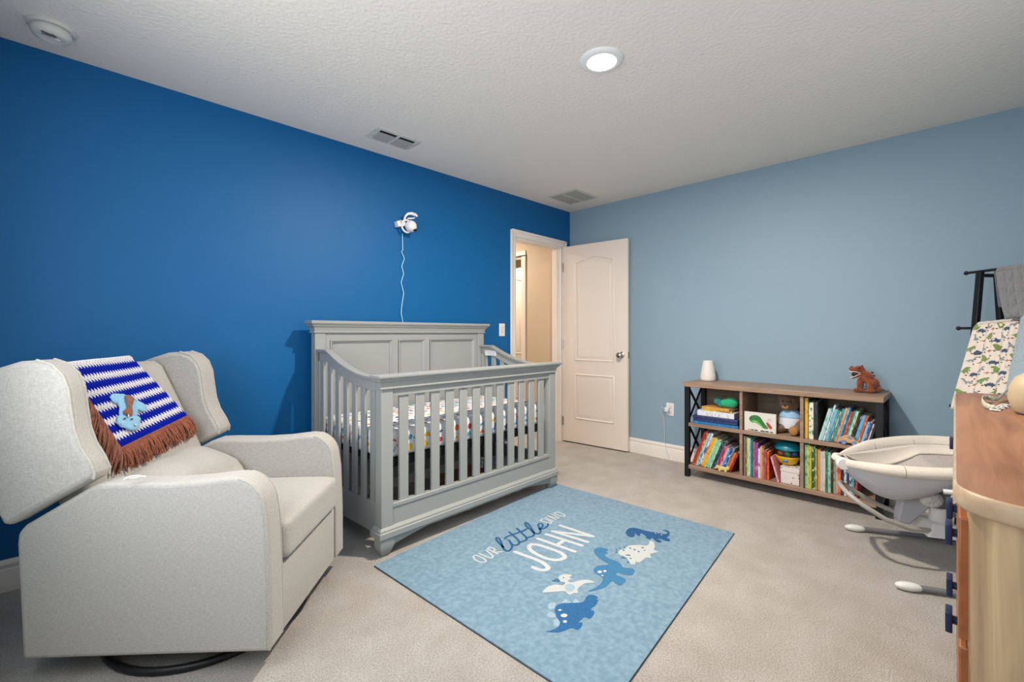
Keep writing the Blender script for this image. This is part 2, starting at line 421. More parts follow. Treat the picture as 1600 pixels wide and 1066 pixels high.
M_LV = mat('louvre_grey', 'A8A8A3', .5)
def vent(name, label, pts, kind):
    cx_, cy_ = sum(p[0] for p in pts) / 4, sum(p[1] for p in pts) / 4
    x0, x1, y0, y1 = pts[0][0], pts[1][0], pts[0][1], pts[2][1]
    t = thing(name, label, 'ceiling vent', (cx_, cy_, H))
    w2, h2 = (x1 - x0) / 2, (y1 - y0) / 2
    fr = .026
    mb = MB()
    for a, b in (((-w2, -h2), (w2, -h2 + fr)), ((-w2, h2 - fr), (w2, h2)), ((-w2, -h2 + fr), (-w2 + fr, h2 - fr)), ((w2 - fr, -h2 + fr), (w2, h2 - fr))):
        mb.box((a[0], a[1], -.005), (b[0], b[1], 0))
    obj('frame', mb, M_SMK, t, bevel=.002)
    obj('backing', MB().box((-w2 + fr, -h2 + fr, -.002), (w2 - fr, h2 - fr, -.0005)), mat('duct_dark', '0C0C0C', .8) if kind == 0 else mat('filter_grey', 'BDBBB5', .8), t)
    if kind == 0:
        obj('centre_bar', MB().box((-.007, -h2 + fr, -.009), (.007, h2 - fr, -.001)), M_SMK, t)
        for sx in (-1, 1):
            a0, a1 = (-w2 + fr, -.008) if sx < 0 else (.008, w2 - fr)
            n = 6; y00 = -h2 + fr + .030; tot = h2 - fr - y00; pt = tot / n
            for k in range(n):
                y = y00 + pt * (k + .5); s = pt * .46
                obj('louvre', MB().hexa([(a0 + .012, y + s - .002, -.011), (a1, y + s - .002, -.011), (a1, y + s, -.011), (a0 + .012, y + s, -.011)],
                        [(a0 + .012, y - s, -.004), (a1, y - s, -.004), (a1, y - s + .002, -.004), (a0 + .012, y - s + .002, -.004)]), M_LV, t)
                obj('end_louvre', MB().box((a0, y - .004, -.009), (a0 + .009, y + .003, -.003)), M_SMK, t)
    else:
        n = 22; tot = 2 * (h2 - fr); mb = MB()
        for k in range(n):
            y = -h2 + fr + tot * (k + .5) / n
            s = tot / n * .60
            mb.hexa([(-w2 + fr, y + s - .0015, -.009), (w2 - fr, y + s - .0015, -.009), (w2 - fr, y + s, -.009), (-w2 + fr, y + s, -.009)],
                    [(-w2 + fr, y - s, -.002), (w2 - fr, y - s, -.002), (w2 - fr, y - s + .0015, -.002), (-w2 + fr, y - s + .0015, -.002)])
        obj('louvre', mb, M_LV, t)
        obj('centre_bar', MB().box((-w2 + fr, -.008, -.011), (w2 - fr, .008, -.002)), M_SMK, t)
vent('ceiling_vent', 'louvred white supply vent on the ceiling above the crib', [(1.452, 2.612), (1.762, 2.612), (1.762, 2.804), (1.452, 2.804)], 0)
vent('ceiling_vent', 'square white return vent on the ceiling in the room corner', [(3.316, 2.470), (3.675, 2.470), (3.675, 2.815), (3.316, 2.815)], 1)

# ------------------------------------------------------------------ wall fittings
t = thing('light_switch', 'white rocker light switch on the blue wall left of the doorway', 'switch', (2.899, Y1, 1.17))
obj('plate', MB().box((-.036, -.006, -.058), (.036, 0, .058)), M_WHITEP, t, bevel=.003)
obj('rocker', MB().hexa([(-.017, -.006, -.034), (.017, -.006, -.034), (.017, 0, -.034), (-.017, 0, -.034)], [(-.017, -.011, .034), (.017, -.011, .034), (.017, 0, .034), (-.017, 0, .034)]), mat('rocker_ivory', 'E4DCD6', .35), t, bevel=.001)
t = thing('outlet', 'white wall outlet between the open door and the bookshelf', 'outlet', (X1, 1.872, .452))
obj('plate', MB().box((-.006, -.036, -.058), (0, .036, .058)), M_WHITEP, t, bevel=.003)
obj('socket', MB().rbox((-.009, -.017, .008), (-.003, .017, .042), .002).rbox((-.009, -.017, -.042), (-.003, .017, -.008), .002), mat('socket_ivory', 'DAD9D6', .4), t)
t = thing('charger', 'white plug adapter with a thin cable in the wall outlet', 'charger', (X1, 1.885, .455))
obj('plug_body', MB().rbox((-.048, -.016, -.022), (-.008, .020, .018), .006), M_WHITEP, t)
cab = [(-.045, .012, -.002), (-.055, .045, .02), (-.04, .062, .0), (-.03, .05, -.05), (-.022, .035, -.12), (-.02, .03, -.2), (-.022, .03, -.30), (-.022, .012, -.38), (-.022, -.008, -.42), (-.028, -.02, -.452)]
obj('cable', MB().tube(cab, .0028, 6), mat('cable_pale_blue_white', 'CDD8DE', .4), t)

# baby monitor camera on the blue wall
BX = 1.862
t = thing('baby_monitor_camera', 'white ball-shaped monitor camera mounted high on the blue wall', 'camera', (BX, Y1, 1.95))
M_MON = mat('monitor_white', 'F0EEF0', .3)
obj('wall_bracket', MB().rbox((-.075, -.05, -.018), (-.005, -.0, .025), .006, M=Matrix.Rotation(math.radians(-14), 4, 'Y')), M_MON, t)
obj('bracket_band', MB().rbox((-.050, -.054, -.022), (-.042, -.002, .03), .002, M=Matrix.Rotation(math.radians(-14), 4, 'Y')), mat('tan_band', 'C8A98C', .5), t)
bd = obj('camera_ball', MB().ell((.022, -.075, -.012), (.043, .043, .043), 24, 16), M_MON, t)
obj('lens', MB().ell((.040, -.098, -.040), (.020, .016, .010), 16, 8, Matrix.Rotation(.5, 3, 'X')), mat('lens_black', '07080A', .15), bd)
obj('housing_ring', MB().tube([(.0 + .044 * math.cos(a), -.055, -.012 + .046 * math.sin(a)) for a in [2 * PI * k / 20 for k in range(20)]], .007, 6, close=True), M_MON, t)
obj('hook_arm', MB().tube([(-.022, -.05, .02), (-.018, -.06, .055), (.0, -.065, .078), (.03, -.07, .086), (.062, -.075, .080), (.078, -.076, .072)], [.008, .008, .009, .011, .012, .006], 8), M_MON, t)
obj('hook_fork', MB().tube([(.0, -.065, .045), (.03, -.07, .048), (.055, -.075, .056)], [.006, .006, .004], 8), M_MON, t)
cz = []
for (px, py) in ((629, 365), (629.5, 391), (627.5, 393), (632, 404), (628, 416), (631, 428), (627, 441), (631, 458), (628, 478), (627, 489), (629.5, 503)):
    p = onplane(px, py, (0, Y1 - .012, 0), (0, 1, 0)); cz.append((p.x - BX, -.009, p.z - 1.95))
cz.append((cz[-1][0] + .004, -.009, 1.12 - 1.95)); cz.append((cz[-1][0] - .004, -.009, .95 - 1.95))
obj('cord', MB().tube(cz, .0038, 6), mat('cord_white', 'A9D8F5', .4), t)
# ------------------------------------------------------------------ rug with its print
RUG = [fpt(585, 886), fpt(867, 757), fpt(1147, 835), Vector((1.150, .752, 0))]
M_RUG = mat('rug_blue_pile', '6C8B9F', .95, noise=(46, '809DAF', 12, (1, 1, 1)), bump=(420, .5, .004), spec=.1, sheen=.2)
t = thing('rug', 'pale blue printed nursery rug with a name and dinosaurs', 'rug', tuple(sum((Vector(p) for p in RUG), Vector()) / 4))
def rg(u, v, z):
    p = RUG[0].lerp(RUG[1], u).lerp(RUG[3].lerp(RUG[2], u), v); return Vector((p.x, p.y, z))
RT = .008
def rug_top(u, v):
    p = rg(u, v, 0)
    return Vector((p.x, p.y, RT))
mb = MB().grid(30, 24, rug_top)
edge = [(i / 30, 0) for i in range(30)] + [(1, j / 24) for j in range(24)] + [(1 - i / 30, 1) for i in range(30)] + [(0, 1 - j / 24) for j in range(24)]
vs = [rg(u, v, RT) for u, v in edge] + [rg(u, v, .0005) for u, v in edge]; n = len(edge)
mb.add(vs, [(i, (i + 1) % n, n + (i + 1) % n, n + i) for i in range(n)])
obj('pile', mb, M_RUG, t, world=True, smooth=False)
obj('backing', MB().add([rg(u, v, .0035) + (rg(u, v, 0) - rg(.5, .5, 0)).normalized() * .003 for u, v in ((0, 0), (1, 0), (1, 1), (0, 1))] + [rg(u, v, .0003) + (rg(u, v, 0) - rg(.5, .5, 0)).normalized() * .003 for u, v in ((0, 0), (1, 0), (1, 1), (0, 1))],
    [(0,1,2,3),(4,5,6,7),(0,1,5,4),(1,2,6,5),(2,3,7,6),(3,0,4,7)]), mat('rug_backing', '3B434C', .9), t, world=True, smooth=False)
def ink(name, c, c2): return mat(name, c, .95, noise=(120, c2, 4), spec=.1)
I_WHITE = ink('ink_white', 'C9C9C8', 'B4BEC5'); I_NAVY = ink('ink_navy', '27517E', '345F8A'); I_BLUE = ink('ink_blue', '2B5C8C', '386A98')
I_MID = ink('ink_mid_blue', '3B6F97', '497CA1'); I_PALE = ink('ink_pale_blue', '9AB1BE', '8FA8B8'); I_CREAM = ink('ink_cream', 'C2C2BC', 'AEB8BD'); I_OUT = ink('ink_slate', '4C7391', '3A6788')
RUGZ = [RT + .0006]
def c4(x, y): return 730 + x / 8, 790 + y / 8
def c5(x, y): return 840 + x / 5.609, 810 + y / 5.609
def smooth_path(pts, k=5):
    out = []; n = len(pts)
    for i in range(n - 1):
        p0 = pts[max(i - 1, 0)]; p1 = pts[i]; p2 = pts[i + 1]; p3 = pts[min(i + 2, n - 1)]
        for j in range(k):
            s = j / k
            out.append(tuple(.5 * ((2 * p1[a]) + (-p0[a] + p2[a]) * s + (2 * p0[a] - 5 * p1[a] + 4 * p2[a] - p3[a]) * s * s + (-p0[a] + 3 * p1[a] - 3 * p2[a] + p3[a]) * s ** 3) for a in (0, 1)))
    out.append(pts[-1]); return out
def stroke(mb, pts, wd, conv, curve=True):
    if curve and len(pts) > 2: pts = smooth_path(pts)
    RUGZ[0] += .00004
    z = RUGZ[0]; P_ = [fpt(*conv(*p), z) for p in pts]; h = wd / 2; n = len(P_); L_ = []; R_ = []
    for i in range(n):
        d = P_[min(i + 1, n - 1)] - P_[max(i - 1, 0)]
        q = Vector((-d.y, d.x, 0)).normalized() * h; L_.append(P_[i] + q); R_.append(P_[i] - q)
    mb.add(L_ + R_, [(i, i + 1, n + i + 1, n + i) for i in range(n - 1)])
    for i, sg in (() if (P_[0] - P_[-1]).length < .004 else ((0, -1), (n - 1, 1))):
        q = L_[i] - P_[i]; f_ = Vector((q.y, -q.x, 0)) * sg
        c = [P_[i] + q * math.cos(PI * k / 8) + f_ * math.sin(PI * k / 8) for k in range(9)]
        mb.add(c, [tuple(range(9))])
def shape(mb, pts, conv, dz=0):
    z = RUGZ[0] + dz; P_ = [fpt(*conv(*p), z) for p in smooth_path(list(pts) + [pts[0]], 3)[:-1]]
    bm = bmesh.new(); f = bm.faces.new([bm.verts.new(p) for p in P_]); r = bmesh.ops.triangulate(bm, faces=[f]); bm.verts.index_update()
    mb.add([v.co.copy() for v in bm.verts], [[v.index for v in f.verts] for f in bm.faces]); bm.free()
def spot(mb, x, y, a, b, conv, dz=.0006):
    shape(mb, [(x + a * math.cos(k * PI / 4), y + b * math.sin(k * PI / 4)) for k in range(8)], conv, dz)
def letter(strokes, wd, m, lab, dots=()):
    mb = MB()
    for s in strokes: stroke(mb, s, wd, c4, len(s) > 3)
    for d_ in dots: spot(mb, *d_, c4, 0)
    obj('letter', mb, m, t, world=True, smooth=False, label=lab)
W1 = .024; W2 = .0095; W3 = .0115
WL = 'large white hand-lettered capital '
letter([[(600,580),(750,635),(900,692),(985,745),(1010,785),(965,808),(880,797),(825,772)]], W1, I_WHITE, WL + 'J')
letter([[(772,520),(800,488),(880,492),(1010,530),(1150,582),(1215,628),(1205,660),(1120,682),(1000,665),(880,615),(795,560),(772,520)]], W1, I_WHITE, WL + 'O')
letter([[(885,415),(1340,575)], [(990,360),(1430,500)], [(1120,495),(1205,440)]], W1, I_WHITE, WL + 'H')
letter([[(1068,322),(1500,455)], [(1068,322),(1560,385)], [(1165,250),(1570,385)]], W1, I_WHITE, WL + 'N')
WS = 'small white hand-lettered capital '
letter([[(75,642),(105,622),(180,650),(232,685),(225,705),(160,705),(100,678),(75,642)]], W2, I_WHITE, WS + 'O')
letter([[(148,600),(240,640),(295,657),(322,640),(300,610),(235,560)]], W2, I_WHITE, WS + 'U')
letter([[(250,545),(385,605)], [(250,545),(290,525),(335,540),(345,560),(322,582),(350,585),(435,578)]], W2, I_WHITE, WS + 'R')
letter([[(912,190),(1040,225)], [(912,190),(950,165),(1010,182),(1052,208),(1040,225)]], W2, I_WHITE, WS + 'D')
letter([[(975,150),(1082,198)]], W2, I_WHITE, WS + 'I')
letter([[(1008,130),(1112,180)], [(1008,130),(1138,162)], [(1050,105),(1150,155)]], W2, I_WHITE, WS + 'N')
letter([[(1085,100),(1120,82),(1180,98),(1220,125),(1200,138),(1140,122),(1085,100)]], W2, I_WHITE, WS + 'O')
RUGZ[0] += .0003
WN = 'dark blue cursive '
letter([[(455,525),(400,470),(366,430),(366,403),(395,408),(425,460),(450,530),(480,562),(515,568),(545,548)]], W3, I_NAVY, WN + 'l')
letter([[(545,548),(562,510),(545,470),(525,435)]], W3, I_NAVY, WN + 'i', [(505, 424, 10, 6)])
letter([[(535,450),(562,485),(600,496),(640,482),(650,450),(600,395),(525,333)], [(468,415),(500,388),(560,365),(620,345)]], W3, I_NAVY, WN + 't')
letter([[(645,462),(690,450),(735,430),(742,405),(690,350),(620,285)], [(620,345),(650,333),(700,315),(752,288)]], W3, I_NAVY, WN + 't')
letter([[(735,415),(760,398),(800,388),(832,370),(832,335),(790,265),(745,215),(725,220),(738,255),(790,300),(835,342),(870,352)]], W3, I_NAVY, WN + 'l')
letter([[(870,352),(905,345),(918,320),(905,295),(925,278),(945,255),(935,230),(905,225),(888,240),(892,262),(912,300),(935,290),(965,285),(1003,258),(1010,228)]], W3, I_NAVY, WN + 'e')
RUGZ[0] = RT + .0006
for s in ([(150,790),(105,800),(88,770),(110,742),(160,745)], [(155,870),(100,870),(80,850),(110,822),(155,840)], [(190,950),(150,940),(140,905),(165,880),(195,910)], [(215,745),(240,708),(292,742)], [(308,742),(332,706),(372,740)]):
    mb = MB(); shape(mb, s, c5); obj('printed_spike', mb, I_PALE, t, world=True, smooth=False)
mb = MB(); RUGZ[0] += .0004
shape(mb, [(70,992),(140,975),(185,945),(195,905),(165,860),(150,800),(168,765),(220,745),(300,742),(380,738),(410,722),(428,688),(458,670),(500,676),(528,695),(512,715),(532,718),(505,765),(462,798),(495,815),(488,852),(455,880),(415,865),(380,890),(360,912),(392,915),(385,950),(350,977),(300,962),(250,978),(190,998),(120,998)], c5)
obj('printed_dinosaur', mb, I_BLUE, t, world=True, smooth=False, label='blue spiky dinosaur print')
mb = MB()
shape(mb, [(440,640),(520,600),(560,562),(572,530),(545,505),(500,480),(490,450),(520,420),(570,410),(625,406),(600,388),(530,340),(495,300),(500,270),(540,255),(590,262),(620,275),(600,296),(622,302),(588,322),(620,350),(680,370),(730,400),(750,430),(830,440),(850,465),(830,495),(790,500),(740,485),(698,475),(692,498),(740,515),(775,540),(750,575),(720,588),(680,570),(652,552),(600,600),(530,625),(470,640)], c5)
obj('printed_dinosaur', mb, I_MID, t, world=True, smooth=False, label='mid blue long-necked dinosaur print')
mb = MB()
shape(mb, [(40,652),(80,605),(150,582),(225,586),(240,562),(200,555),(180,530),(200,500),(250,490),(302,500),(275,520),(300,525),(265,550),(300,562),(370,545),(440,540),(500,562),(420,570),(370,600),(348,625),(355,655),(320,655),(290,670),(260,660),(240,640),(150,645),(90,650)], c5)
obj('printed_dinosaur', mb, I_CREAM, t, world=True, smooth=False, label='off-white flying reptile print')
mb = MB()
shape(mb, [(705,300),(720,280),(765,268),(800,240),(900,235),(950,240),(975,225),(985,200),(1012,205),(1030,245),(1020,275),(1055,290),(1020,305),(985,315),(995,347),(950,345),(920,370),(890,387),(860,380),(855,402),(815,400),(800,370),(770,340),(720,320)], c5)
obj('printed_dinosaur', mb, I_CREAM, t, world=True, smooth=False, label='cream horned dinosaur print')
mb = MB()
shape(mb, [(770,125),(790,95),(830,83),(880,90),(930,105),(1000,120),(1060,125),(1110,140),(1138,130),(1125,115),(1090,103),(1130,103),(1156,125),(1150,155),(1132,170),(1160,185),(1155,202),(1120,198),(1085,182),(1050,180),(1088,200),(1080,210),(1045,208),(1000,170),(990,187),(960,175),(940,150),(905,132),(895,158),(870,145),(855,130),(850,155),(825,167),(790,155)], c5)
obj('printed_dinosaur', mb, I_NAVY, t, world=True, smooth=False, label='dark blue running dinosaur print')
RUGZ[0] += .0004
def one(name, fn, m, lab=None):
    mb = MB(); fn(mb); obj(name, mb, m, t, world=True, smooth=False, label=lab)
for s in ((195,805,15,8),(232,852,30,16),(240,905,18,12),(545,470,20,11),(590,463,15,9),(568,502,10,6),(1035,130,7,4),(1060,128,6,4),(1085,145,6,4)): one('printed_spot', lambda mb: spot(mb, *s, c5, 0), I_WHITE)
one('printed_belly', lambda mb: spot(mb, 283, 608, 45, 33, c5, 0), I_PALE, 'pale blue belly')
one('printed_beak', lambda mb: shape(mb, [(120,552),(150,535),(180,528),(197,555),(150,553)], c5), I_OUT, 'dark blue beak')
for s in ((690,295),(692,275),(720,262),(762,252),(812,262),(850,275),(885,292),(755,280),(790,384),(815,352)): one('printed_plate', lambda mb: shape(mb, [(s[0] - 9, s[1] - 7), (s[0] + 11, s[1]), (s[0] - 4, s[1] + 7)], c5), I_OUT)
for s in ((795,323),(750,345)): one('printed_horn', lambda mb: shape(mb, [(s[0] - 28, s[1]), (s[0], s[1] - 6), (s[0] + 24, s[1] + 4), (s[0], s[1] + 6)], c5), I_OUT)
for s in ((228,522,7,5),(550,290,9,6),(465,700,9,6),(828,118,9,6),(938,282,7,4),(920,258,12,5)): one('printed_eye', lambda mb: spot(mb, *s, c5, 0), I_OUT)

# ------------------------------------------------------------------ crib
CW = 1.441; CD = .80
CRIB = thing('crib', 'grey wooden baby crib with panelled headboard against the blue wall', 'crib', (1.169, 2.086, 0), math.radians(1.9))
C_ = M_CRIB
def crown(mb, x0, x1, y0, y1, ztop, hh, ov):      # stepped, coved crown moulding round a rail
    prof = [(0, 0), (.010, 0), (.010, .006), (.004, .009), (.005, .020), (.011, .033), (.022, .042), (.022, .047), (.028, .050), (ov, .060), (ov, hh - .002), (ov - .003, hh)]
    loops = []
    for o_, z in prof:
        loops.append([(x0 - o_, y0 - o_, ztop - hh + z), (x1 + o_, y0 - o_, ztop - hh + z), (x1 + o_, y1 + o_ * .3, ztop - hh + z), (x0 - o_, y1 + o_ * .3, ztop - hh + z)])
    vs = [v for l in loops for v in l]; n = 4
    fs = [(i * n + k, i * n + (k + 1) % n, (i + 1) * n + (k + 1) % n, (i + 1) * n + k) for i in range(len(prof) - 1) for k in range(n)]
    fs += [(0, 1, 2, 3), tuple(len(vs) - 4 + k for k in range(4))]
    mb.add(vs, fs)
pw = .068
# front
mb = MB(); crown(mb, 0, CW, 0, .05, .926, .072, .034); obj('top_rail_crown', mb, C_, CRIB, auto=25)
obj('top_rail', MB().box((pw, .006, .812), (CW - pw, .038, .856)), C_, CRIB, bevel=.002)
for x in (0, CW - pw):
    obj('front_post', MB().box((x, 0, .118), (x + pw, .058, .856)).box((x + .004 if x else x, .058, .85), (x + pw - (0 if x else .004), .07, .9)), C_, CRIB, bevel=.002)
n = 12; sw = .057; g = (CW - 2 * pw - n * sw) / (n + 1)
sl = None
for k in range(n):
    x = pw + g + k * (sw + g)
    if sl is None:
        sl = obj('slat', MB().box((x, .014, .255), (x + sw, .030, .815)), C_, CRIB, bevel=.003)
    else:
        o = sl.copy(); COL.objects.link(o); o.location = (k * (sw + g), 0, 0)
mb = MB().box((pw, .004, .236), (CW - pw, .044, .258)).box((pw, .010, .13), (CW - pw, .036, .238))
obj('bottom_rail', mb, C_, CRIB, bevel=.003)
# base moulding + arched apron
prof = [(0, .148), (.004, .146), (.012, .136), (.012, .128), (.018, .124), (.018, .098), (0, .096)]
mb = MB(); loops = []
for o_, z in prof: loops.append([(-o_, -o_, z), (CW + o_, -o_, z), (CW + o_, .062 + o_, z), (-o_, .062 + o_, z)])
vs = [v for l in loops for v in l]
mb.add(vs, [(i * 4 + k, i * 4 + (k + 1) % 4, (i + 1) * 4 + (k + 1) % 4, (i + 1) * 4 + k) for i in range(len(prof) - 1) for k in range(4)] + [(0, 1, 2, 3), tuple(len(vs) - 4 + k for k in range(4))])
obj('base_moulding', mb, C_, CRIB, auto=25)
pts = [(0, .10), (0, .055)]
for k in range(0, 13): pts.append((.085 + (CW - .17) * k / 12, .050 + .030 * min(1, 2.2 * math.sin(PI * k / 12))))
pts += [(CW, .055), (CW, .10)]
obj('apron', MB().prism([(.06, .10), (.06, .045)] + pts[2:-2] + [(CW - .06, .045), (CW - .06, .10)], .000, .030, lambda p, q, t: (p, t, q)), C_, CRIB, bevel=.002)
def foot(mb, x, sx, y, sy):                      # bracket foot, ogee on both outer faces
    prof = [(.0, .098), (.002, .080), (.0, .055), (.010, .025), (.024, .003), (.026, 0)]
    loops = [[(x + sx * o_, y + sy * o_, z), (x + sx * .082, y + sy * o_, z), (x + sx * .082, y + sy * .062, z), (x + sx * o_, y + sy * .062, z)] for o_, z in prof]
    loops = [[(a if i not in (1, 2) else a - sx * max(0, (.06 - z) * .35), b, c) for i, (a, b, c) in enumerate(l)] for l, (o_, z) in zip(loops, prof)]
    vs = [v for l in loops for v in l]
    mb.add(vs, [(i * 4 + k, i * 4 + (k + 1) % 4, (i + 1) * 4 + (k + 1) % 4, (i + 1) * 4 + k) for i in range(len(prof) - 1) for k in range(4)] + [(0, 1, 2, 3), tuple(len(vs) - 4 + k for k in range(4))])
for x, sx in ((-.012, 1), (CW + .012, -1)):
    mb = MB(); foot(mb, x, sx, -.012, 1); obj('foot', mb, C_, CRIB, auto=30)
    mb = MB(); foot(mb, x, sx, CD + .05, -1); obj('foot', mb, C_, CRIB, auto=30)
# headboard
HB = .762
for x in (0, CW - pw):
    obj('headboard_post', MB().box((x, HB, .09), (x + pw, HB + .055, 1.146)), C_, CRIB, bevel=.003)
mb = MB(); crown(mb, 0, CW, HB, HB + .06, 1.218, .076, .036); obj('headboard_crown', mb, C_, CRIB, auto=25)
mb = MB().box((pw, HB + .024, .11), (CW - pw, HB + .040, 1.146))
mb.box((pw, HB + .008, 1.096), (CW - pw, HB + .024, 1.146)).box((pw, HB + .008, .11), (CW - pw, HB + .024, .26))
for a, b in ((pw, .100), (.560, .602), (.838, .880), (1.340, CW - pw)): mb.box((a, HB + .008, .26), (b, HB + .024, 1.096))
obj('headboard_panel', mb, C_, CRIB, bevel=.003)
for a, b in ((.100, .560), (.602, .838), (.880, 1.340)):
    prof = [(0, -.004), (.006, -.005), (.010, .0), (.016, .006), (.022, .012), (.022, .016)]
    loops = [[(a + o_, HB + .008 + y, .26 + o_), (b - o_, HB + .008 + y, .26 + o_), (b - o_, HB + .008 + y, 1.096 - o_), (a + o_, HB + .008 + y, 1.096 - o_)] for o_, y in prof]
    vs = [v for l in loops for v in l]
    obj('panel_moulding', MB().add(vs, [(i * 4 + k, i * 4 + (k + 1) % 4, (i + 1) * 4 + (k + 1) % 4, (i + 1) * 4 + k) for i in range(len(prof) - 1) for k in range(4)]), C_, CRIB, auto=20)
# sides
def side_z(y):                                   # top line of the side rail, y from the front
    a, b = .13, .635
    if y >= b: return 1.040
    if y <= a: return .912
    u = (y - a) / (b - a)
    return .912 + .128 * (u ** 1.9)
for x0, xs in ((.012, 1), (CW - .012, -1)):
    ys = [.045 + (HB - .045) * k / 40 for k in range(41)]
    mb = MB()
    for (o0, o1, zt, zb) in ((-.008, .040, 0, -.014), (-.004, .036, -.014, -.022), (.004, .028, -.022, -.075)):
        vs = []; 
        for y in ys:
            z = side_z(y)
            for o_, zz in ((o0, zb), (o1, zb), (o1, zt), (o0, zt)): vs.append((x0 + xs * o_, y, z + zz))
        m_ = len(ys)
        fs = [(i * 4 + k, i * 4 + (k + 1) % 4, (i + 1) * 4 + (k + 1) % 4, (i + 1) * 4 + k) for i in range(m_ - 1) for k in range(4)] + [(0, 1, 2, 3), tuple((m_ - 1) * 4 + k for k in range(4))]
        mb.add(vs, fs)
    obj('side_top_rail', mb, C_, CRIB, auto=25, bevel=.002)
    obj('side_bottom_rail', MB().box((x0 + xs * .004 if xs > 0 else x0 - .028, .045, .095), (x0 + .028 if xs > 0 else x0 - .004, HB + .01, .250)), C_, CRIB, bevel=.003)
    n7 = 7; p = (HB - .075) / n7
    for k in range(n7):
        y = .075 + p * (k + .5)
        obj('side_slat', MB().box((min(x0 + xs * .008, x0 + xs * .024), y - .023, .245), (max(x0 + xs * .008, x0 + xs * .024), y + .023, side_z(y) - .06)), C_, CRIB, bevel=.003)
    obj('side_stile', MB().box((min(x0 + xs * .004, x0 + xs * .028), HB - .028, .245), (max(x0 + xs * .004, x0 + xs * .028), HB + .01, 1.02)), C_, CRIB, bevel=.003)
obj('warning_sticker', MB().box((CW - .046, .575, .955), (CW - .0405, .70, .995)), mat('sticker_white', 'E6E6EE', .4), CRIB, label='small white printed sticker on the inner side rail')
mb = MB()
for k in range(3): mb.box((CW - .0466, .585, .985 - k * .011), (CW - .046, .69 - .02 * k, .9885 - k * .011))
obj('sticker_print', mb, mat('sticker_ink', 'A9AAC0', .6), CRIB)
obj('mattress_support', MB().box((.045, .052, .455), (CW - .045, HB - .004, .475)).box((.045, .052, .43), (CW - .045, .072, .457)), mat('support_black', '1B1C20', .7), CRIB)

# crib mattress in a printed sheet (rests in the crib)
SHEET = mat('sheet_white', 'ECEEF2', .9, bump=(60, .15, .01), sheen=.1)
MT = thing('crib_mattress', 'crib mattress in a white fitted sheet printed with small coloured animals', 'mattress', (1.169, 2.086, 0), math.radians(1.9))
mx0, mx1, my0, my1, mz0, mz1 = .046, CW - .046, .052, HB - .006, .476, .622
obj('sheet', MB().rbox((mx0, my0, mz0), (mx1, my1, mz1), .028, 4), SHEET, MT)
ANIM = {
 'longneck': [(0,.15),(.12,.3),(.22,.42),(.4,.5),(.55,.48),(.68,.6),(.74,.85),(.84,.95),(.98,.88),(.96,.78),(.84,.76),(.8,.55),(.72,.36),(.7,.1),(.6,.1),(.56,.28),(.38,.28),(.34,.1),(.24,.1),(.22,.26)],
 'rex': [(0,.35),(.2,.42),(.38,.6),(.52,.8),(.66,.95),(.86,.95),(1,.82),(.98,.74),(.8,.74),(.92,.66),(.76,.62),(.72,.5),(.8,.44),(.7,.42),(.66,.3),(.7,.08),(.78,.02),(.58,.02),(.54,.22),(.44,.2),(.46,.04),(.34,.04),(.32,.24),(.18,.32)],
 'spiny': [(0,.3),(.18,.42),(.26,.62),(.34,.56),(.42,.76),(.5,.62),(.58,.76),(.66,.58),(.74,.62),(.8,.46),(.98,.42),(1,.3),(.86,.24),(.8,.3),(.78,.06),(.68,.06),(.66,.22),(.4,.22),(.38,.06),(.28,.06),(.26,.26)],
 'winged': [(0,.5),(.3,.62),(.42,.56),(.5,.7),(.62,.8),(.7,.74),(.62,.66),(.6,.56),(.78,.66),(1,.52),(.76,.5),(.6,.42),(.52,.3),(.44,.42),(.24,.46)],
 'leaf': [(.2,.2),(.5,.1),(.8,.3),(.85,.6),(.6,.85),(.3,.8),(.15,.5)]}
def motif(mb, kind, put, cx_, cy_, sz, an, flip=1):
    P_ = []
    for x, y in ANIM[kind]:
        x = (x - .5) * flip * sz; y = (y - .5) * sz
        P_.append(put(cx_ + x * math.cos(an) - y * math.sin(an), cy_ + x * math.sin(an) + y * math.cos(an)))
    bm = bmesh.new(); f = bm.faces.new([bm.verts.new(p) for p in P_]); bmesh.ops.triangulate(bm, faces=[f]); bm.verts.index_update()
    mb.add([v.co.copy() for v in bm.verts], [[v.index for v in f.verts] for f in bm.faces]); bm.free()
pal = ['4FA3BD', 'C4454E', 'E2B93F', '3F4C73', 'D9743A', '6F9FD0']
PM = [mat('sheet_ink_%d' % i, c, .9) for i, c in enumerate(pal)]
mb = MB(); e = .0012
for (w_, h_, put, n_, s_) in ((mx1 - mx0 - .06, mz1 - mz0 - .05, lambda a, b: (mx0 + .03 + a, my0 - e, mz0 + .025 + b), 46, .050),
                          (my1 - my0 - .06, mz1 - mz0 - .05, lambda a, b: (mx0 - e, my1 - .03 - a, mz0 + .025 + b), 24, .050),
                          (mx1 - mx0 - .06, my1 - my0 - .06, lambda a, b: (mx0 + .03 + a, my0 + .03 + b, mz1 + e), 230, .050)):
    cols = max(2, int((n_ * w_ / h_) ** .5)); rows = max(2, int(n_ / cols))
    for i in range(cols):
        for j in range(rows):
            a = w_ * (i + .5 + rnd.uniform(-.18, .18)) / cols; b = h_ * (j + .5 + rnd.uniform(-.12, .12)) / rows
            mb.cur = rnd.randrange(6)
            motif(mb, rnd.choice(['longneck', 'rex', 'spiny', 'winged', 'leaf']), put, a, b, s_ * rnd.uniform(.8, 1.15), rnd.uniform(-.4, .4), rnd.choice((-1, 1)))
mb.cur = 0
tag(obj('sheet_print', mb, PM, MT, smooth=False), kind='stuff')

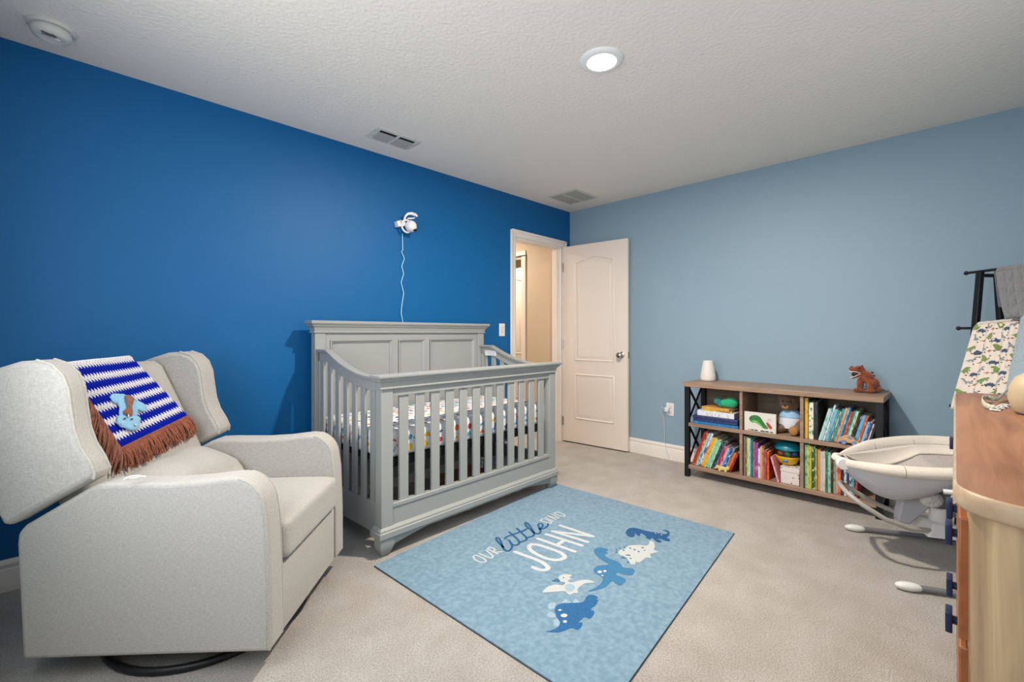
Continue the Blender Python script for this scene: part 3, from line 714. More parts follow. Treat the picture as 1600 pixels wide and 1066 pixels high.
# things stored on the carpet under the crib
t = thing('storage_box', 'flat brown cardboard box on the carpet under the crib', 'box', (2.13, 2.60, 0), .1)
obj('body', MB().box((-.17, -.12, 0), (.17, .12, .10)), mat('cardboard', '9A6E4E', .8), t, bevel=.004)
obj('lid', MB().box((-.176, -.126, .075), (.176, .126, .112)), mat('cardboard_lid', 'B0835C', .8), t, bevel=.004)
for k, (c, lb) in enumerate((('2C4660', 'dark blue folded blanket at the bottom of the pile under the crib'), ('7E93A8', 'grey-blue folded blanket in the middle of the pile under the crib'), ('C9D3DC', 'whitish folded blanket on top of the pile under the crib'))):
    o = thing('folded_blanket', lb, 'blanket', (2.43, 2.50, .002 + .058 * k), .05, 'folded blankets under the crib')
    mb = MB()
    for q in range(2): mb.rbox((-.10, -.13, .0 + .028 * q), (.10, .13, .028 + .028 * q), .012)
    obj('fold', mb, mat('blanket_' + c, c, .95, bump=(90, .5, .01)), o)
# ------------------------------------------------------------------ glider armchair
CHA = math.radians(-43.2)
CH = thing('glider_armchair', 'oatmeal fabric wingback glider armchair beside the crib', 'armchair', (-.074, 2.167, 0), CHA)
LN = M_LINEN
VW = .722                                        # width across the arms (local y), local x points forward
def pan(mb, poly, v0, v1): return mb.prism(poly, v0, v1, lambda p, q, t: (p, t, q))
def arcpts(cx_, cz_, r, a0, a1, n): return [(cx_ + r * math.cos(math.radians(a0 + (a1 - a0) * k / n)), cz_ + r * math.sin(math.radians(a0 + (a1 - a0) * k / n))) for k in range(n + 1)]
arm_poly = [(.004, .078), (-.014, .455), (-.010, .492), (.012, .516), (.215, .636), (.24, .646), (.30, .648), (.45, .646), (.56, .652), (.66, .664)] + arcpts(.668, .554, .110, 82, 8, 8) + [(.786, .50), (.794, .30), (.796, .084)]
for v0, v1 in ((0, .098), (VW - .098, VW)):
    obj('arm', pan(MB(), arm_poly, v0, v1), LN, CH, bevel=.016, bseg=4, auto=60)
# piping seams on the front edge of each arm
def seam(name, pts, r=.0035): obj(name, MB().tube(pts, r, 6), LN, CH)
for v in (.005, VW - .005, .093, VW - .093):
    seam('piping', [(x, v, z) for x, z in arcpts(.668, .554, .105, 78, 8, 8) + [(.782, .50), (.789, .30), (.790, .09)]], .0045)
# seat front and base
obj('front_panel', MB().rbox((.60, .095, .080), (.786, VW - .095, .325), .012, 3), LN, CH)
obj('back_panel', MB().rbox((.0, .090, .085), (.08, VW - .090, .50), .012, 3), LN, CH)
obj('under_frame', MB().box((.05, .05, .088), (.74, VW - .05, .12)), mat('under_cloth', '2A2A2C', .9), CH)
def cushion(name, a, b, r, crown_, tilt=0, n=14):
    mb = MB(); cx_, cy_ = (a[0] + b[0]) / 2, (a[1] + b[1]) / 2
    bm = bmesh.new(); bmesh.ops.create_cube(bm, size=2)
    bmesh.ops.subdivide_edges(bm, edges=list(bm.edges), cuts=n, use_grid_fill=True)
    hx_, hy_, hz_ = (b[0] - a[0]) / 2, (b[1] - a[1]) / 2, (b[2] - a[2]) / 2
    for v in bm.verts:
        x, y, z = v.co
        p = Vector((x * hx_, y * hy_, z * hz_))
        q = Vector((max(-hx_ + r, min(hx_ - r, p.x)), max(-hy_ + r, min(hy_ - r, p.y)), max(-hz_ + r, min(hz_ - r, p.z))))
        d = p - q
        if d.length > r: p = q + d.normalized() * r
        k = (1 - (x * x) ** 1.3) * (1 - (y * y) ** 1.3)
        if z > 0: p.z += crown_ * k * z
        p.z += tilt * x
        v.co = p + Vector((cx_, cy_, (a[2] + b[2]) / 2))
    bm.verts.index_update()
    mb.add([v.co.copy() for v in bm.verts], [[v.index for v in f.verts] for f in bm.faces]); bm.free()
    return mb
obj('seat_cushion', cushion('s', (.17, .100, .325), (.806, VW - .100, .472), .028, .018, .008), LN, CH, auto=180)
# backrest: slab leaning back
def bk(s, v, dpt):                               # s = 0 bottom .. 1 top along the slope; dpt into the thickness
    x = .275 - .282 * s; z = .43 + .600 * s
    return Vector((x - dpt * .905, v, z - dpt * .42))
def back_slab(v0, v1, s0, s1, th, r, crown_):
    mb = MB(); n = 16
    bm = bmesh.new(); bmesh.ops.create_cube(bm, size=2)
    bmesh.ops.subdivide_edges(bm, edges=list(bm.edges), cuts=n, use_grid_fill=True)
    Lz = (s1 - s0) * .663 / 2; hv = (v1 - v0) / 2; ht = th / 2
    for v in bm.verts:
        x, y, z = v.co
        p = Vector((x * ht, y * hv, z * Lz)); q = Vector((max(-ht + r, min(ht - r, p.x)), max(-hv + r, min(hv - r, p.y)), max(-Lz + r, min(Lz - r, p.z))))
        d = p - q
        if d.length > r: p = q + d.normalized() * r
        k = (1 - (z * z) ** 1.5) * (1 - (y * y) ** 1.5)
        if x > 0: p.x += crown_ * k * x
        s = (p.z + Lz) / .663 + s0
        v.co = bk(s, p.y + (v0 + v1) / 2, ht - p.x)
    bm.verts.index_update()
    mb.add([v.co.copy() for v in bm.verts], [[v.index for v in f.verts] for f in bm.faces]); bm.free(); return mb
obj('backrest', back_slab(.050, VW - .075, -.08, 1.0, .15, .05, .012), LN, CH, auto=180)
# lumbar cushion, plump and crumpled
def lump(p):
    return Vector((0, 0, .006 * math.sin(9 * p.y + 14 * p.x) + .004 * math.sin(31 * p.y - 11 * p.z)))
mb = cushion('l', (.17, .105, .455), (.405, VW - .105, .600), .06, .03, -.035, 18)
for i, v in enumerate(mb.v): mb.v[i] = v + lump(v)
obj('lumbar_cushion', mb, LN, CH, auto=180)
# wings
wing = [(-.020, .518), (.10, .588), (.246, .668), (.250, .690), (.232, .730), (.205, .775), (.186, .83), (.176, .90), (.168, .96), (.150, 1.005), (.118, 1.036), (.07, 1.052), (.01, 1.048), (-.06, 1.026), (-.13, .998), (-.20, .96), (-.232, .92), (-.220, .86), (-.155, .74), (-.076, .60), (-.050, .555), (-.036, .528)]
for v0, v1 in ((-.022, .052), (VW - .080, VW + .016)):
    obj('wing', pan(MB(), wing, v0, v1), LN, CH, bevel=.022, bseg=4, auto=70)
for v in (-.014, VW + .008, .044, VW - .072):
    seam('wing_piping', [(x - .004, v, z) for x, z in wing[2:12]], .0045)
# swivel base
obj('base_ring', MB().tube([(.40 + .335 * math.cos(2 * PI * k / 48), VW / 2 + .335 * math.sin(2 * PI * k / 48), .0135) for k in range(48)], .0135, 10, close=True), M_BLACK, CH, label='black tubular steel floor ring')
mb = MB().tube([(.40, VW / 2, .01), (.40, VW / 2, .09)], .035, 14)
for a in (45, 135, 225, 315):
    mb.tube([(.40, VW / 2, .03), (.40 + .33 * math.cos(math.radians(a)), VW / 2 + .33 * math.sin(math.radians(a)), .016)], .010, 8)
obj('base_hub', mb, M_BLACK, CH)
t = thing('remote_strap', 'small pale fabric loop lying on the armchair lumbar cushion', 'strap', tuple(fpt(206, 748, .668)), CHA)
obj('loop', MB().tube([(-.018, -.006, .0), (.0, -.004, .009), (.018, .004, .007), (.028, .018, .0), (.012, .016, -.002), (-.012, .006, -.002)], .003, 6, close=True), mat('pale_cloth', 'E4E1DC', .8), t)

# ------------------------------------------------------------------ crocheted blanket over the backrest
BLK = thing('crochet_blanket', 'blue and white striped crochet blanket with brown fringe over the armchair', 'blanket', tuple(XF[CH.name] @ Vector((0, .36, 1.0))), CHA)
MC = XF[CH.name]
bn = (MC.to_3x3() @ Vector((.905, 0, .42))).normalized(); b0 = MC @ (bk(.5, .3, 0) + Vector((.905, 0, .42)) * .030)
def bp(px, py, off=0): return onplane(px, py, b0 + bn * off, bn)
TLc, TRc, BRc, BLc = bp(93, 568), bp(203, 556), bp(290, 651), bp(185, 702)
def bl(u, v, off=0):                             # u across, v down
    a = TLc.lerp(TRc, u); b = BLc.lerp(BRc, u)
    p = a.lerp(b, v); p = p + bn * (off + .004 * math.sin(5 * u + 3 * v) - .012 * (1 - v) * 0)
    return p
MB_B = mat('yarn_royal_blue', '0A1FA6', .95, bump=(260, .9, .01), spec=.1); MB_W = mat('yarn_white', 'F2F0F4', .9, bump=(260, .9, .01), sheen=.3); MB_BR = mat('yarn_brown', '8E4B30', .9, bump=(300, .8, .01), noise=(60, 'A45E3E', 4), sheen=.3)
NST = 12
def band(kind, off, th):
    mb = MB(); NU = 40
    for k in range(NST):
        if (k % 2 == 0) != (kind == 'w'): continue
        va, vb = k / NST, (k + 1) / NST
        for i in range(NU):
            # stitches: each one a small raised lozenge block, rows of two inside a stripe
            for r_ in range(2):
                u0, u1 = i / NU, (i + 1) / NU; sh = (.5 / NU) * (r_ % 2)
                u0 += sh; u1 += sh
                if u1 > 1.001: continue
                v0 = va + (vb - va) * r_ / 2 - .012; v1 = va + (vb - va) * (r_ + 1) / 2 + .012
                um = (u0 + u1) / 2; vm = (v0 + v1) / 2; hu = (u1 - u0) * (.5 if kind == 'b' else .43)
                a = [bl(um - hu, vm, off), bl(um, v0, off), bl(um + hu, vm, off), bl(um, v1, off)]
                a = [bl(um - hu, v0 + .012, off), bl(um + hu * .2, v0, off), bl(um + hu, v0 + .014, off), bl(um + hu, v1 - .014, off), bl(um, v1, off), bl(um - hu, v1 - .012, off)]
                c = bl(um, vm, off + th)
                base = len(mb.v); mb.v += a + [c]
                for q in range(6): mb.f.append([base + q, base + (q + 1) % 6, base + 6]); mb.m.append(0)
    return mb
under = MB().grid(24, 24, lambda u, v: bl(u, v, -.004))
obj('backing_stitches', under, mat('yarn_backing', '8E90B8', .95), BLK, world=True, solid=.004)
for k in range(NST):
    mb = MB(); kind = 'w' if k % 2 == 0 else 'b'
    lo, hi = k / NST, (k + 1) / NST
    if kind == 'w': lo, hi = (lo + .007 if k else lo), hi - .007
    else: lo, hi = lo - .007, (hi + .007 if k < NST - 1 else hi)
    NU = 25; vs = []
    for i in range(NU * 2 + 1):
        u = i / (NU * 2); zz = .020 if i % 2 else -.020
        vs.append((u, lo + (zz if k else 0))); 
    for i in range(NU * 2 + 1):
        u = i / (NU * 2); zz = .020 if i % 2 else -.020
        vs.append((u, hi + (zz if k < NST - 1 else 0)))
    m_ = NU * 2 + 1
    rows = []
    for r_ in range(3):
        rows.append([bl(vs[i][0], vs[i][1] + (vs[m_ + i][1] - vs[i][1]) * r_ / 2, .002 + (.003 if r_ == 1 else 0) + (.0015 if i % 2 else 0)) for i in range(m_)])
    pts = [p for r_ in rows for p in r_]
    mb.add(pts, [(r_ * m_ + i, r_ * m_ + i + 1, (r_ + 1) * m_ + i + 1, (r_ + 1) * m_ + i) for r_ in range(2) for i in range(m_ - 1)])
    obj('stripe', mb, MB_W if kind == 'w' else MB_B, BLK, world=True, smooth=False, solid=.003)
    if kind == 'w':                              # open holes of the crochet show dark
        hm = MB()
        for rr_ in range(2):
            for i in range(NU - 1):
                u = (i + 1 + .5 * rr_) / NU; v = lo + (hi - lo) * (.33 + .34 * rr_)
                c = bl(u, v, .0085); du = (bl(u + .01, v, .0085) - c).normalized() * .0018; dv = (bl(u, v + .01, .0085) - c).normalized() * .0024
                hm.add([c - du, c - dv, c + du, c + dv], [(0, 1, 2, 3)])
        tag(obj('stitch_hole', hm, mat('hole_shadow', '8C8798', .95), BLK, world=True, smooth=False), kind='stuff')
# part folded over the top of the backrest and down behind it
def over(u, v):
    p = TLc.lerp(TRc, u); back = (MC.to_3x3() @ Vector((-1, 0, 0)))
    a = v * PI * .8
    return p + back * (.050 * (1 - math.cos(a))) * 1.0 + Vector((0, 0, .004 * math.sin(a) - .035 * v)) + Vector((0, 0, -.10 * max(0, v - .8)))
obj('folded_top', MB().grid(20, 10, over), MB_W, BLK, world=True, solid=.006)
# fringe along the bottom and the near side
def fringe(p_of, d_of, n, ln):
    mb = MB()
    for k in range(n):
        s = (k + rnd.random()) / n; p = p_of(s); d = (d_of(s) + Vector((rnd.uniform(-.25, .25), rnd.uniform(-.25, .25), rnd.uniform(-.1, .1)))).normalized()
        L_ = ln * rnd.uniform(.72, 1.12); off = rnd.uniform(0, .012)
        pts = [p + bn * (.003 + off * .3), p + d * L_ * .4 + bn * (.004 + off), p + d * L_ * .75 + bn * (.001 + off) + Vector((rnd.uniform(-.006, .006), rnd.uniform(-.006, .006), 0)), p + d * L_ + bn * off * .4]
        mb.tube(pts, [.0028, .003, .0028, .0018], 4)
    return mb
dn = (BLc - TLc).normalized(); dn2 = (BRc - TRc).normalized(); dl = (BLc - BRc).normalized()
tag(obj('fringe', fringe(lambda s: bl(s, .995, .002), lambda s: dn * (1) + dl * (.15 * (1 - s)) + Vector((0, 0, -.25)), 300, .088), MB_BR, BLK, world=True), kind='stuff')
tag(obj('fringe', fringe(lambda s: bl(.004, .14 + .86 * s, .002), lambda s: dl * .55 + dn * .35 + Vector((0, 0, -.65)), 380, .098), MB_BR, BLK, world=True), kind='stuff')
# upside-down dinosaur appliqué
def ap(x, y): return 70 + x / 5.33, 540 + y / 5.33
def puff(name, pts, m, h, k=3, label=None):
    P_ = smooth_path(list(pts) + [pts[0]], k)[:-1]; cx_ = sum(p[0] for p in P_) / len(P_); cy_ = sum(p[1] for p in P_) / len(P_)
    rings = []
    for s, o_ in ((1, .006), (1, .006 + h * .6), (.86, .006 + h * .95), (.5, .006 + h * 1.1)):
        rings.append([bp(*ap(cx_ + (x - cx_) * s, cy_ + (y - cy_) * s), o_) for x, y in P_])
    n = len(P_); vs = [p for r_ in rings for p in r_] + [bp(*ap(cx_, cy_), .006 + h * 1.12)]
    fs = [(i * n + q, i * n + (q + 1) % n, (i + 1) * n + (q + 1) % n, (i + 1) * n + q) for i in range(3) for q in range(n)]
    fs += [(3 * n + q, 3 * n + (q + 1) % n, 4 * n) for q in range(n)]
    return obj(name, MB().add(vs, fs), m, BLK, world=True, auto=80, label=label)
M_AP = mat('yarn_pale_blue', '8FC6E8', .9, bump=(260, .7, .008), sheen=.3); M_AD = mat('yarn_dark_eye', '0E1512', .3)
puff('dinosaur_leg', [(538,430),(560,405),(600,400),(640,408),(640,440),(600,485),(565,470)], M_AP, .010, label='pale blue crochet leg')
puff('dinosaur_arm', [(745,460),(790,465),(845,500),(840,545),(795,545),(760,510)], M_AP, .010, label='pale blue crochet arm')
puff('dinosaur_body', [(612,410),(650,402),(690,420),(745,450),(790,480),(780,540),(760,600),(700,620),(630,600),(615,560),(620,520),(605,480)], M_AP, .011, label='pale blue crochet body')
puff('dinosaur_head', [(605,590),(640,575),(700,590),(770,585),(800,610),(792,650),(770,700),(715,708),(670,690),(630,680),(600,640)], M_AP, .014, label='pale blue crochet head')
puff('dinosaur_mane', [(668,415),(700,412),(740,432),(740,470),(728,510),(735,550),(728,585),(700,590),(660,575),(655,545),(685,520),(690,470)], MB_BR, .020, label='brown crochet stripe and nose')
for x, y in ((668, 608), (728, 612)): puff('eye', [(x + 9 * math.cos(a * PI / 4), y + 8 * math.sin(a * PI / 4)) for a in range(8)], M_AD, .022, label='small black button eye')
for q in ([(690,575),(700,568),(706,600),(692,600)], [(640,640),(655,650),(640,665)], [(745,650),(762,655),(765,672),(748,662)]): puff('tooth', q, MB_W, .020)
# ------------------------------------------------------------------ bookshelf
M_WOOD = wood_mat('greyed_oak_laminate', '8C7260', 'A98E78', 1, 10)
M_WOODB = wood_mat('back_panel_oak', '6E6052', '84745F', 1, 10)
SH = thing('bookshelf', 'low oak and black metal bookshelf with six compartments on the light blue wall', 'bookshelf', (3.72, .96, 0))
def wbox(name, a, b, m, parent, bevel=.002, **k): return obj(name, MB().box(a, b), m, parent, world=True, bevel=bevel, **k)
SX0, SX1, SYA, SYB = 3.546, 3.905, .345, 1.578
wbox('top', (3.532, .338, .715), (3.91, 1.586, .750), M_WOOD, SH, .003)
wbox('shelf', (3.542, SYA + .03, .404), (SX1 - .01, SYB - .036, .430), M_WOOD, SH)
wbox('shelf', (3.542, SYA + .03, .068), (SX1 - .01, SYB - .036, .097), M_WOOD, SH)
for y in (1.154, .770):
    wbox('divider', (3.548, y - .010, .097), (SX1 - .01, y + .010, .404), M_WOOD, SH, .001)
    wbox('divider', (3.548, y - .010, .430), (SX1 - .01, y + .010, .715), M_WOOD, SH, .001)
for z0, z1 in ((.097, .404), (.430, .715)):
    for a, b in ((SYA + .034, .760), (.780, 1.144), (1.164, SYB - .04)):
        wbox('back_panel', (SX1 - .010, a, z0), (SX1 - .002, b, z1), M_WOODB, SH, 0)
for y0, y1 in ((SYB - .036, SYB), (SYA, SYA + .036)):
    for x0, x1 in ((3.548, 3.584), (SX1 - .038, SX1 - .002)):
        wbox('post', (x0, y0, 0), (x1, y1, .715), M_BLACK, SH, .002)
    ym = (y0 + y1) / 2
    for z0, z1 in ((.10, .40), (.43, .70)):
        for q in (0, 1):
            a = Vector((3.584, ym, z0 if q else z1)); b = Vector((SX1 - .038, ym, z1 if q else z0)); d = (b - a); nrm = Vector((-d.z, 0, d.x)).normalized() * .011; yy = Vector((0, .008, 0)) * (1 if q else -1)
            y_ = Vector((0, .0035, 0))
            o_ = y_ * (1.1 if q else -1.1)
            obj('cross_brace', MB().hexa([a - nrm - y_ + o_, b - nrm - y_ + o_, b - nrm + y_ + o_, a - nrm + y_ + o_], [a + nrm - y_ + o_, b + nrm - y_ + o_, b + nrm + y_ + o_, a + nrm + y_ + o_]), M_BLACK, SH, world=True)
    wbox('foot_rail', (3.584, y0 + .008, .068), (SX1 - .038, y1 - .008, .090), M_BLACK, SH, .001)

M_PAGE = mat('paper_pages', 'DDD6C8', .85)
CM = {}
def cover(c, c2):
    key = c + c2
    if key in CM: return CM[key]
    m = mat('cover_' + key, c, .45, noise=(55, c2, 3, (1.2, 1.2, .55)))
    r = [n for n in m.node_tree.nodes if n.bl_idname == 'ShaderNodeValToRGB'][0]
    r.color_ramp.elements[0].position = .54; r.color_ramp.elements[1].position = .60
    CM[key] = m; return m
def book(label, group, th, dp, hh, c, c2, T, cat='book'):
    """spine on x=0, depth along +x, thickness along +y, height +z; T places it"""
    b = .0022 if th > .009 else .0012
    mb = MB(); mb.T = T
    mb.box((0, 0, 0), (dp, b, hh)).box((0, th - b, 0), (dp, th, hh)).box((0, b, 0), (b, th - b, hh))
    o = obj('book', mb, cover(c, c2), bevel=.0006, smooth=False)
    XF[o.name] = Matrix.Identity(4)
    tag(o, label, cat, group)
    mb = MB(); mb.T = T; mb.box((b, b, .003), (dp - .003, th - b, hh - .003)); obj('pages', mb, M_PAGE, o, smooth=False)
    return o
ORD = ['leftmost', 'second', 'third', 'fourth', 'fifth', 'sixth', 'seventh', 'eighth', 'ninth', 'tenth', 'eleventh', 'twelfth', 'thirteenth', 'fourteenth', 'fifteenth', 'sixteenth', 'seventeenth', 'eighteenth', 'nineteenth', 'twentieth', 'twenty-first', 'twenty-second', 'twenty-third', 'twenty-fourth', 'twenty-fifth']
def row(comp, group, y, z0, books, y_end, i0=0, total=None):
    tot = sum(b[1] / math.cos(math.radians(b[3])) for b in books); k = (y - y_end) / tot
    for i, (nm, th, hh, ln, c, c2) in enumerate(books):
        th_ = th * k; a = math.radians(ln); step = th_ / math.cos(a)
        # leaning right: stands on its right-hand bottom edge
        if ln >= 0:
            T = Matrix.Translation((3.560 + rnd.uniform(0, .012), y - step, z0 + .0008)) @ Matrix.Rotation(a, 4, 'X')
        else:
            T = Matrix.Translation((3.560 + rnd.uniform(0, .01), y - th_ * math.cos(a) + hh * 0, z0 + .0008 + 0)) @ Matrix.Translation((0, th_, 0)) @ Matrix.Rotation(a, 4, 'X') @ Matrix.Translation((0, -th_, 0))
        q = i + i0
        how = ' leaning' if abs(ln) > 6 else ' upright'
        book('%s%s book, %s in the %s compartment' % (nm, how, ORD[q] + (' from the left' if q else ''), comp), group, th_ - .0006, .20 + rnd.uniform(-.02, .02), hh, c, c2, T)
        y -= step
    return y
LL = [('dark red tall', .016, .292, 21, 'A11F24', 'C2454A'), ('rust brown tall', .011, .288, 21, '9A4526', 'D8A25C'), ('green edged tall', .006, .280, 21, 'B9C27A', '3F7C50'), ('pale blue tall', .012, .286, 21, 'A9C6DD', '5D83B6'),
      ('white tall', .014, .286, 21, 'D8DCE4', '3F5E96'), ('peach tall', .008, .255, 21, 'E3B48C', 'C86A3A'), ('yellow thick', .022, .248, 21, 'E0B21F', 'C98B17'), ('cream thin', .006, .25, 21, 'D9D6B2', '9FB98E'),
      ('mint green thick', .022, .236, 21, '8CCBAA', '5FA887'), ('pale green', .010, .226, 21, 'B7DCC4', '74B394'), ('dark green', .008, .236, 21, '24463F', '4C6F63'), ('dark navy', .012, .236, 21, '26324E', '6C7FA2'),
      ('grey blue', .008, .23, 21, '5B6C82', '8FA0B4'), ('crimson', .015, .20, 21, 'B3203F', 'E06A80'), ('pink and white', .006, .205, 21, 'E7B8C0', 'C24058'), ('pale lilac', .010, .19, 21, 'B9C0DA', '8C9AC4'),
      ('bright blue', .009, .188, 21, '3F97CC', '225E93'), ('royal blue', .012, .192, 21, '27408A', 'B8C4E6'), ('grey green', .010, .20, 21, '7E9796', '556B6C'), ('orange small', .016, .158, 21, 'E2692B', 'F08A3F'), ('dark maroon', .014, .165, 21, '7C1C2C', 'A8414F')]
row('lower left', 'picture books in the lower left compartment', 1.533, .097, LL, 1.232)
LM = [('grey brown', .012, .290, 0, '857A6C', '665A4C'), ('olive', .008, .288, 0, '6E7443', 'A5AA62'), ('yellow thin', .006, .284, 0, 'DCD07A', 'B5A545'), ('ivory thin', .007, .28, 0, 'DDDCC8', 'A8B8A0'), ('pale teal', .014, .278, 0, 'A9D3CF', '74AFAE'),
      ('deep teal', .016, .272, 0, '1F6E70', '3E9795'), ('rose', .007, .258, 0, 'CF8FA0', 'A64E6A'), ('magenta', .009, .25, 0, 'A6326E', 'C86A96'), ('purple', .016, .248, 0, '7A4FA0', 'A98CC6'), ('white and pink', .013, .212, 0, 'E6DCDC', 'D0456A'),
      ('peach thick', .015, .23, 0, 'E0A37C', 'C97C50'), ('tan', .010, .225, 0, 'B98A66', '8A6248'), ('grey thin', .006, .21, 0, '8E8A86', '6B6763'), ('scarlet', .012, .21, 0, 'C4262E', 'E0635A'), ('orange', .013, .20, 0, 'DB6A35', 'B24B22')]
row('lower middle', 'picture books in the lower middle compartment', 1.140, .097, LM, .975)
T = Matrix.Translation((3.563, .908, .1005)) @ Matrix.Rotation(math.radians(-15), 4, 'X')
book('pink book leaning left against the orange books, beside the round toy bowl', 'picture books in the lower middle compartment', .012, .16, .175, 'EBA3AC', 'D47C8B', T)
UR = [('yellow tall', .018, .272, 0, 'E2B23A', 'C08F22'), ('dark green thin', .005, .268, 0, '1F5A4C', '3C8070'), ('white thick with coloured squares on the', .024, .245, 0, 'E6E2CC', '5D8F5A'), ('black thick', .020, .25, 0, '1B1D22', '3A3D44')]
UR[2] = ('white thick', .024, .245, 0, 'E6E2CC', '3F7F6A')
y = row('upper right', 'picture books in the upper right compartment', .758, .430, UR, .683)
UR2 = [('pale green', .010, .222, 15, 'BFD8C8', '7FB09A'), ('pale aqua', .010, .225, 15, 'A6D2D8', '6CAEB8'), ('white tall', .009, .250, 15, 'DCE2E6', '8FA6B8'), ('sea blue', .015, .222, 15, '7DB8C8', '4B93A8'), ('teal', .010, .215, 15, '3A8FA0', '70B8C4'),
       ('cream spotted', .007, .21, 15, 'D9C9A4', '9A7A4C'), ('turquoise', .012, .228, 15, '2A9AA6', '17707E'), ('orange and cream', .012, .235, 15, 'E0A070', 'C85F36'), ('sky blue', .009, .24, 15, '4F9FD0', '9CCBE6'), ('dark teal', .006, .235, 15, '1E5F70', '3F8798'),
       ('brick red', .012, .215, 15, 'B0432E', 'D9825C'), ('blue green', .009, .222, 15, '2E8C9E', '7CC0C2'), ('pale lime', .013, .22, 15, 'C3DBB0', '6FA06A'), ('dark brown', .010, .20, 15, '33291F', '6F5A44'), ('black patterned', .009, .195, 15, '22252B', 'B0A890'),
       ('light blue', .014, .195, 15, '5FB1E0', '2F7FB8'), ('burnt orange', .013, .192, 15, 'C65A34', 'E69A5C'), ('powder blue', .013, .160, 15, '7CC0E2', '3D86B8'), ('navy', .012, .165, 15, '2A4F8E', 'E08A3C'), ('white small', .008, .15, 15, 'D6D6D2', 'D0763A')]
row('upper right', 'picture books in the upper right compartment', y - .002, .430, UR2, .425, i0=4)
LR = [('mint tall', .011, .290, 0, '8CC9A4', '3F8F6C'), ('yellow green', .011, .292, 0, 'C3C86A', '8CA03F'), ('mustard', .010, .288, 0, 'CFAF3F', '8E9A4A'), ('dark green spotted', .015, .285, 0, '1E5B3E', 'BFD8B0'), ('olive gold', .009, .275, 0, 'A8863A', 'D8C26A'),
      ('orange based', .012, .27, 0, 'D0A060', 'E0852E'), ('pale lilac', .014, .262, 0, 'C9BFCB', 'E0D8C0'), ('pale yellow', .008, .265, 0, 'DCD8A8', 'B0AE70'), ('deep teal', .010, .27, 0, '1F6A70', '4FA09E'), ('sage', .012, .262, 0, 'A9C7A8', '6F9F86'),
      ('dark brown', .010, .26, 0, '3A2C26', '6E5648'), ('grey green', .010, .21, 0, '8FA07A', '4E6A56'), ('rose pink', .010, .215, 0, 'D69AA0', 'A65A6C'), ('orange', .010, .22, 0, 'E07A34', 'B8452A'), ('black', .012, .22, 0, '1C1E24', '4A4E58'),
      ('white', .010, .20, 0, 'D8DADE', '6A7A9C'), ('navy', .012, .20, 0, '22345E', '6F84B4'), ('ivory', .010, .19, 0, 'DAD6C6', '44506C'), ('turquoise', .010, .19, 0, '3C9AA0', 'A8D2CE'), ('dark red', .012, .18, 0, '8E2430', 'C05A60')]
row('lower right', 'picture books in the lower right compartment', .758, .097, LR, .470)
# lying stack in the upper left compartment
def lying(label, x, y, z, w_, d_, h_, c, c2, rz=0, grp=None):
    # spine faces the room; lies flat
    T = Matrix.Translation((x, y, z)) @ Matrix.Rotation(rz, 4, 'Z') @ Matrix.Rotation(PI / 2, 4, 'X') @ Matrix.Translation((0, 0, -w_ / 2))
    return book(label, grp, h_, d_, w_, c, c2, T)
G = 'stack in the upper left compartment'
lying('thin bright blue book at the bottom of the upper left stack', 3.556, 1.345, .4305, .335, .24, .020, '2173AE', '3B8CC4', 0, G)
t = thing('keepsake_box', 'dark navy box with pale specks lying in the upper left stack', 'box', (3.68, 1.347, .4520))
MN = mat('navy_speckled', '1C2C5A', .5, noise=(160, '4A5C92', 2)); N_, L_, _b = nodes(MN); [n for n in N_ if n.bl_idname == 'ShaderNodeValToRGB'][0].color_ramp.elements[0].position = .52
obj('body', MB().box((-.12, -.165, 0), (.11, .167, .034)), MN, t, bevel=.002); obj('lid', MB().box((-.124, -.169, .022), (.114, .171, .042)), MN, t, bevel=.003)
lying('thick white book on the navy box in the upper left stack', 3.575, 1.348, .4958, .275, .19, .040, 'E8E8EE', 'C9CBD6', 0, G)
lying('yellow board book on the thick white book in the stack', 3.585, 1.335, .5370, .205, .15, .012, 'E0B93A', 'C59A2A', .10, G)
lying('orange-tan board book topmost of the upper left stack', 3.580, 1.352, .5500, .215, .15, .016, 'D69A4C', 'E2B56A', -.12, G)

# soft toys and small things
def blob(name, ells, m, parent, vox=.006, label=None, mats=None):
    mb = MB()
    for e_ in ells:
        c, r = e_[0], e_[1]; M = e_[2] if len(e_) > 2 else None
        mb.ell(c, r, 14, 10, M)
    return obj(name, mb, m, parent, remesh=vox, label=label)
Rx = lambda a: Matrix.Rotation(math.radians(a), 3, 'X'); Ry = lambda a: Matrix.Rotation(math.radians(a), 3, 'Y'); Rz = lambda a: Matrix.Rotation(math.radians(a), 3, 'Z')
M_GRN = mat('plush_green', '18B27C', .9, bump=(150, .5, .01), sheen=.4); M_TEAL = mat('plush_teal', '0F7F76', .9, bump=(150, .5, .01), sheen=.4)
t = thing('plush_turtle', 'small green plush toy lying on top of the upper left stack', 'plush toy', (3.64, 1.27, .5668))
blob('body', [((0, -.015, .042), (.045, .052, .042)), ((0, .02, .035), (.04, .045, .033))], M_GRN, t)
blob('head', [((.0, .075, .045), (.032, .036, .032)), ((-.02, .05, .018), (.02, .022, .016)), ((.02, .045, .018), (.02, .022, .016))], M_TEAL, t, label='darker teal head and paws')
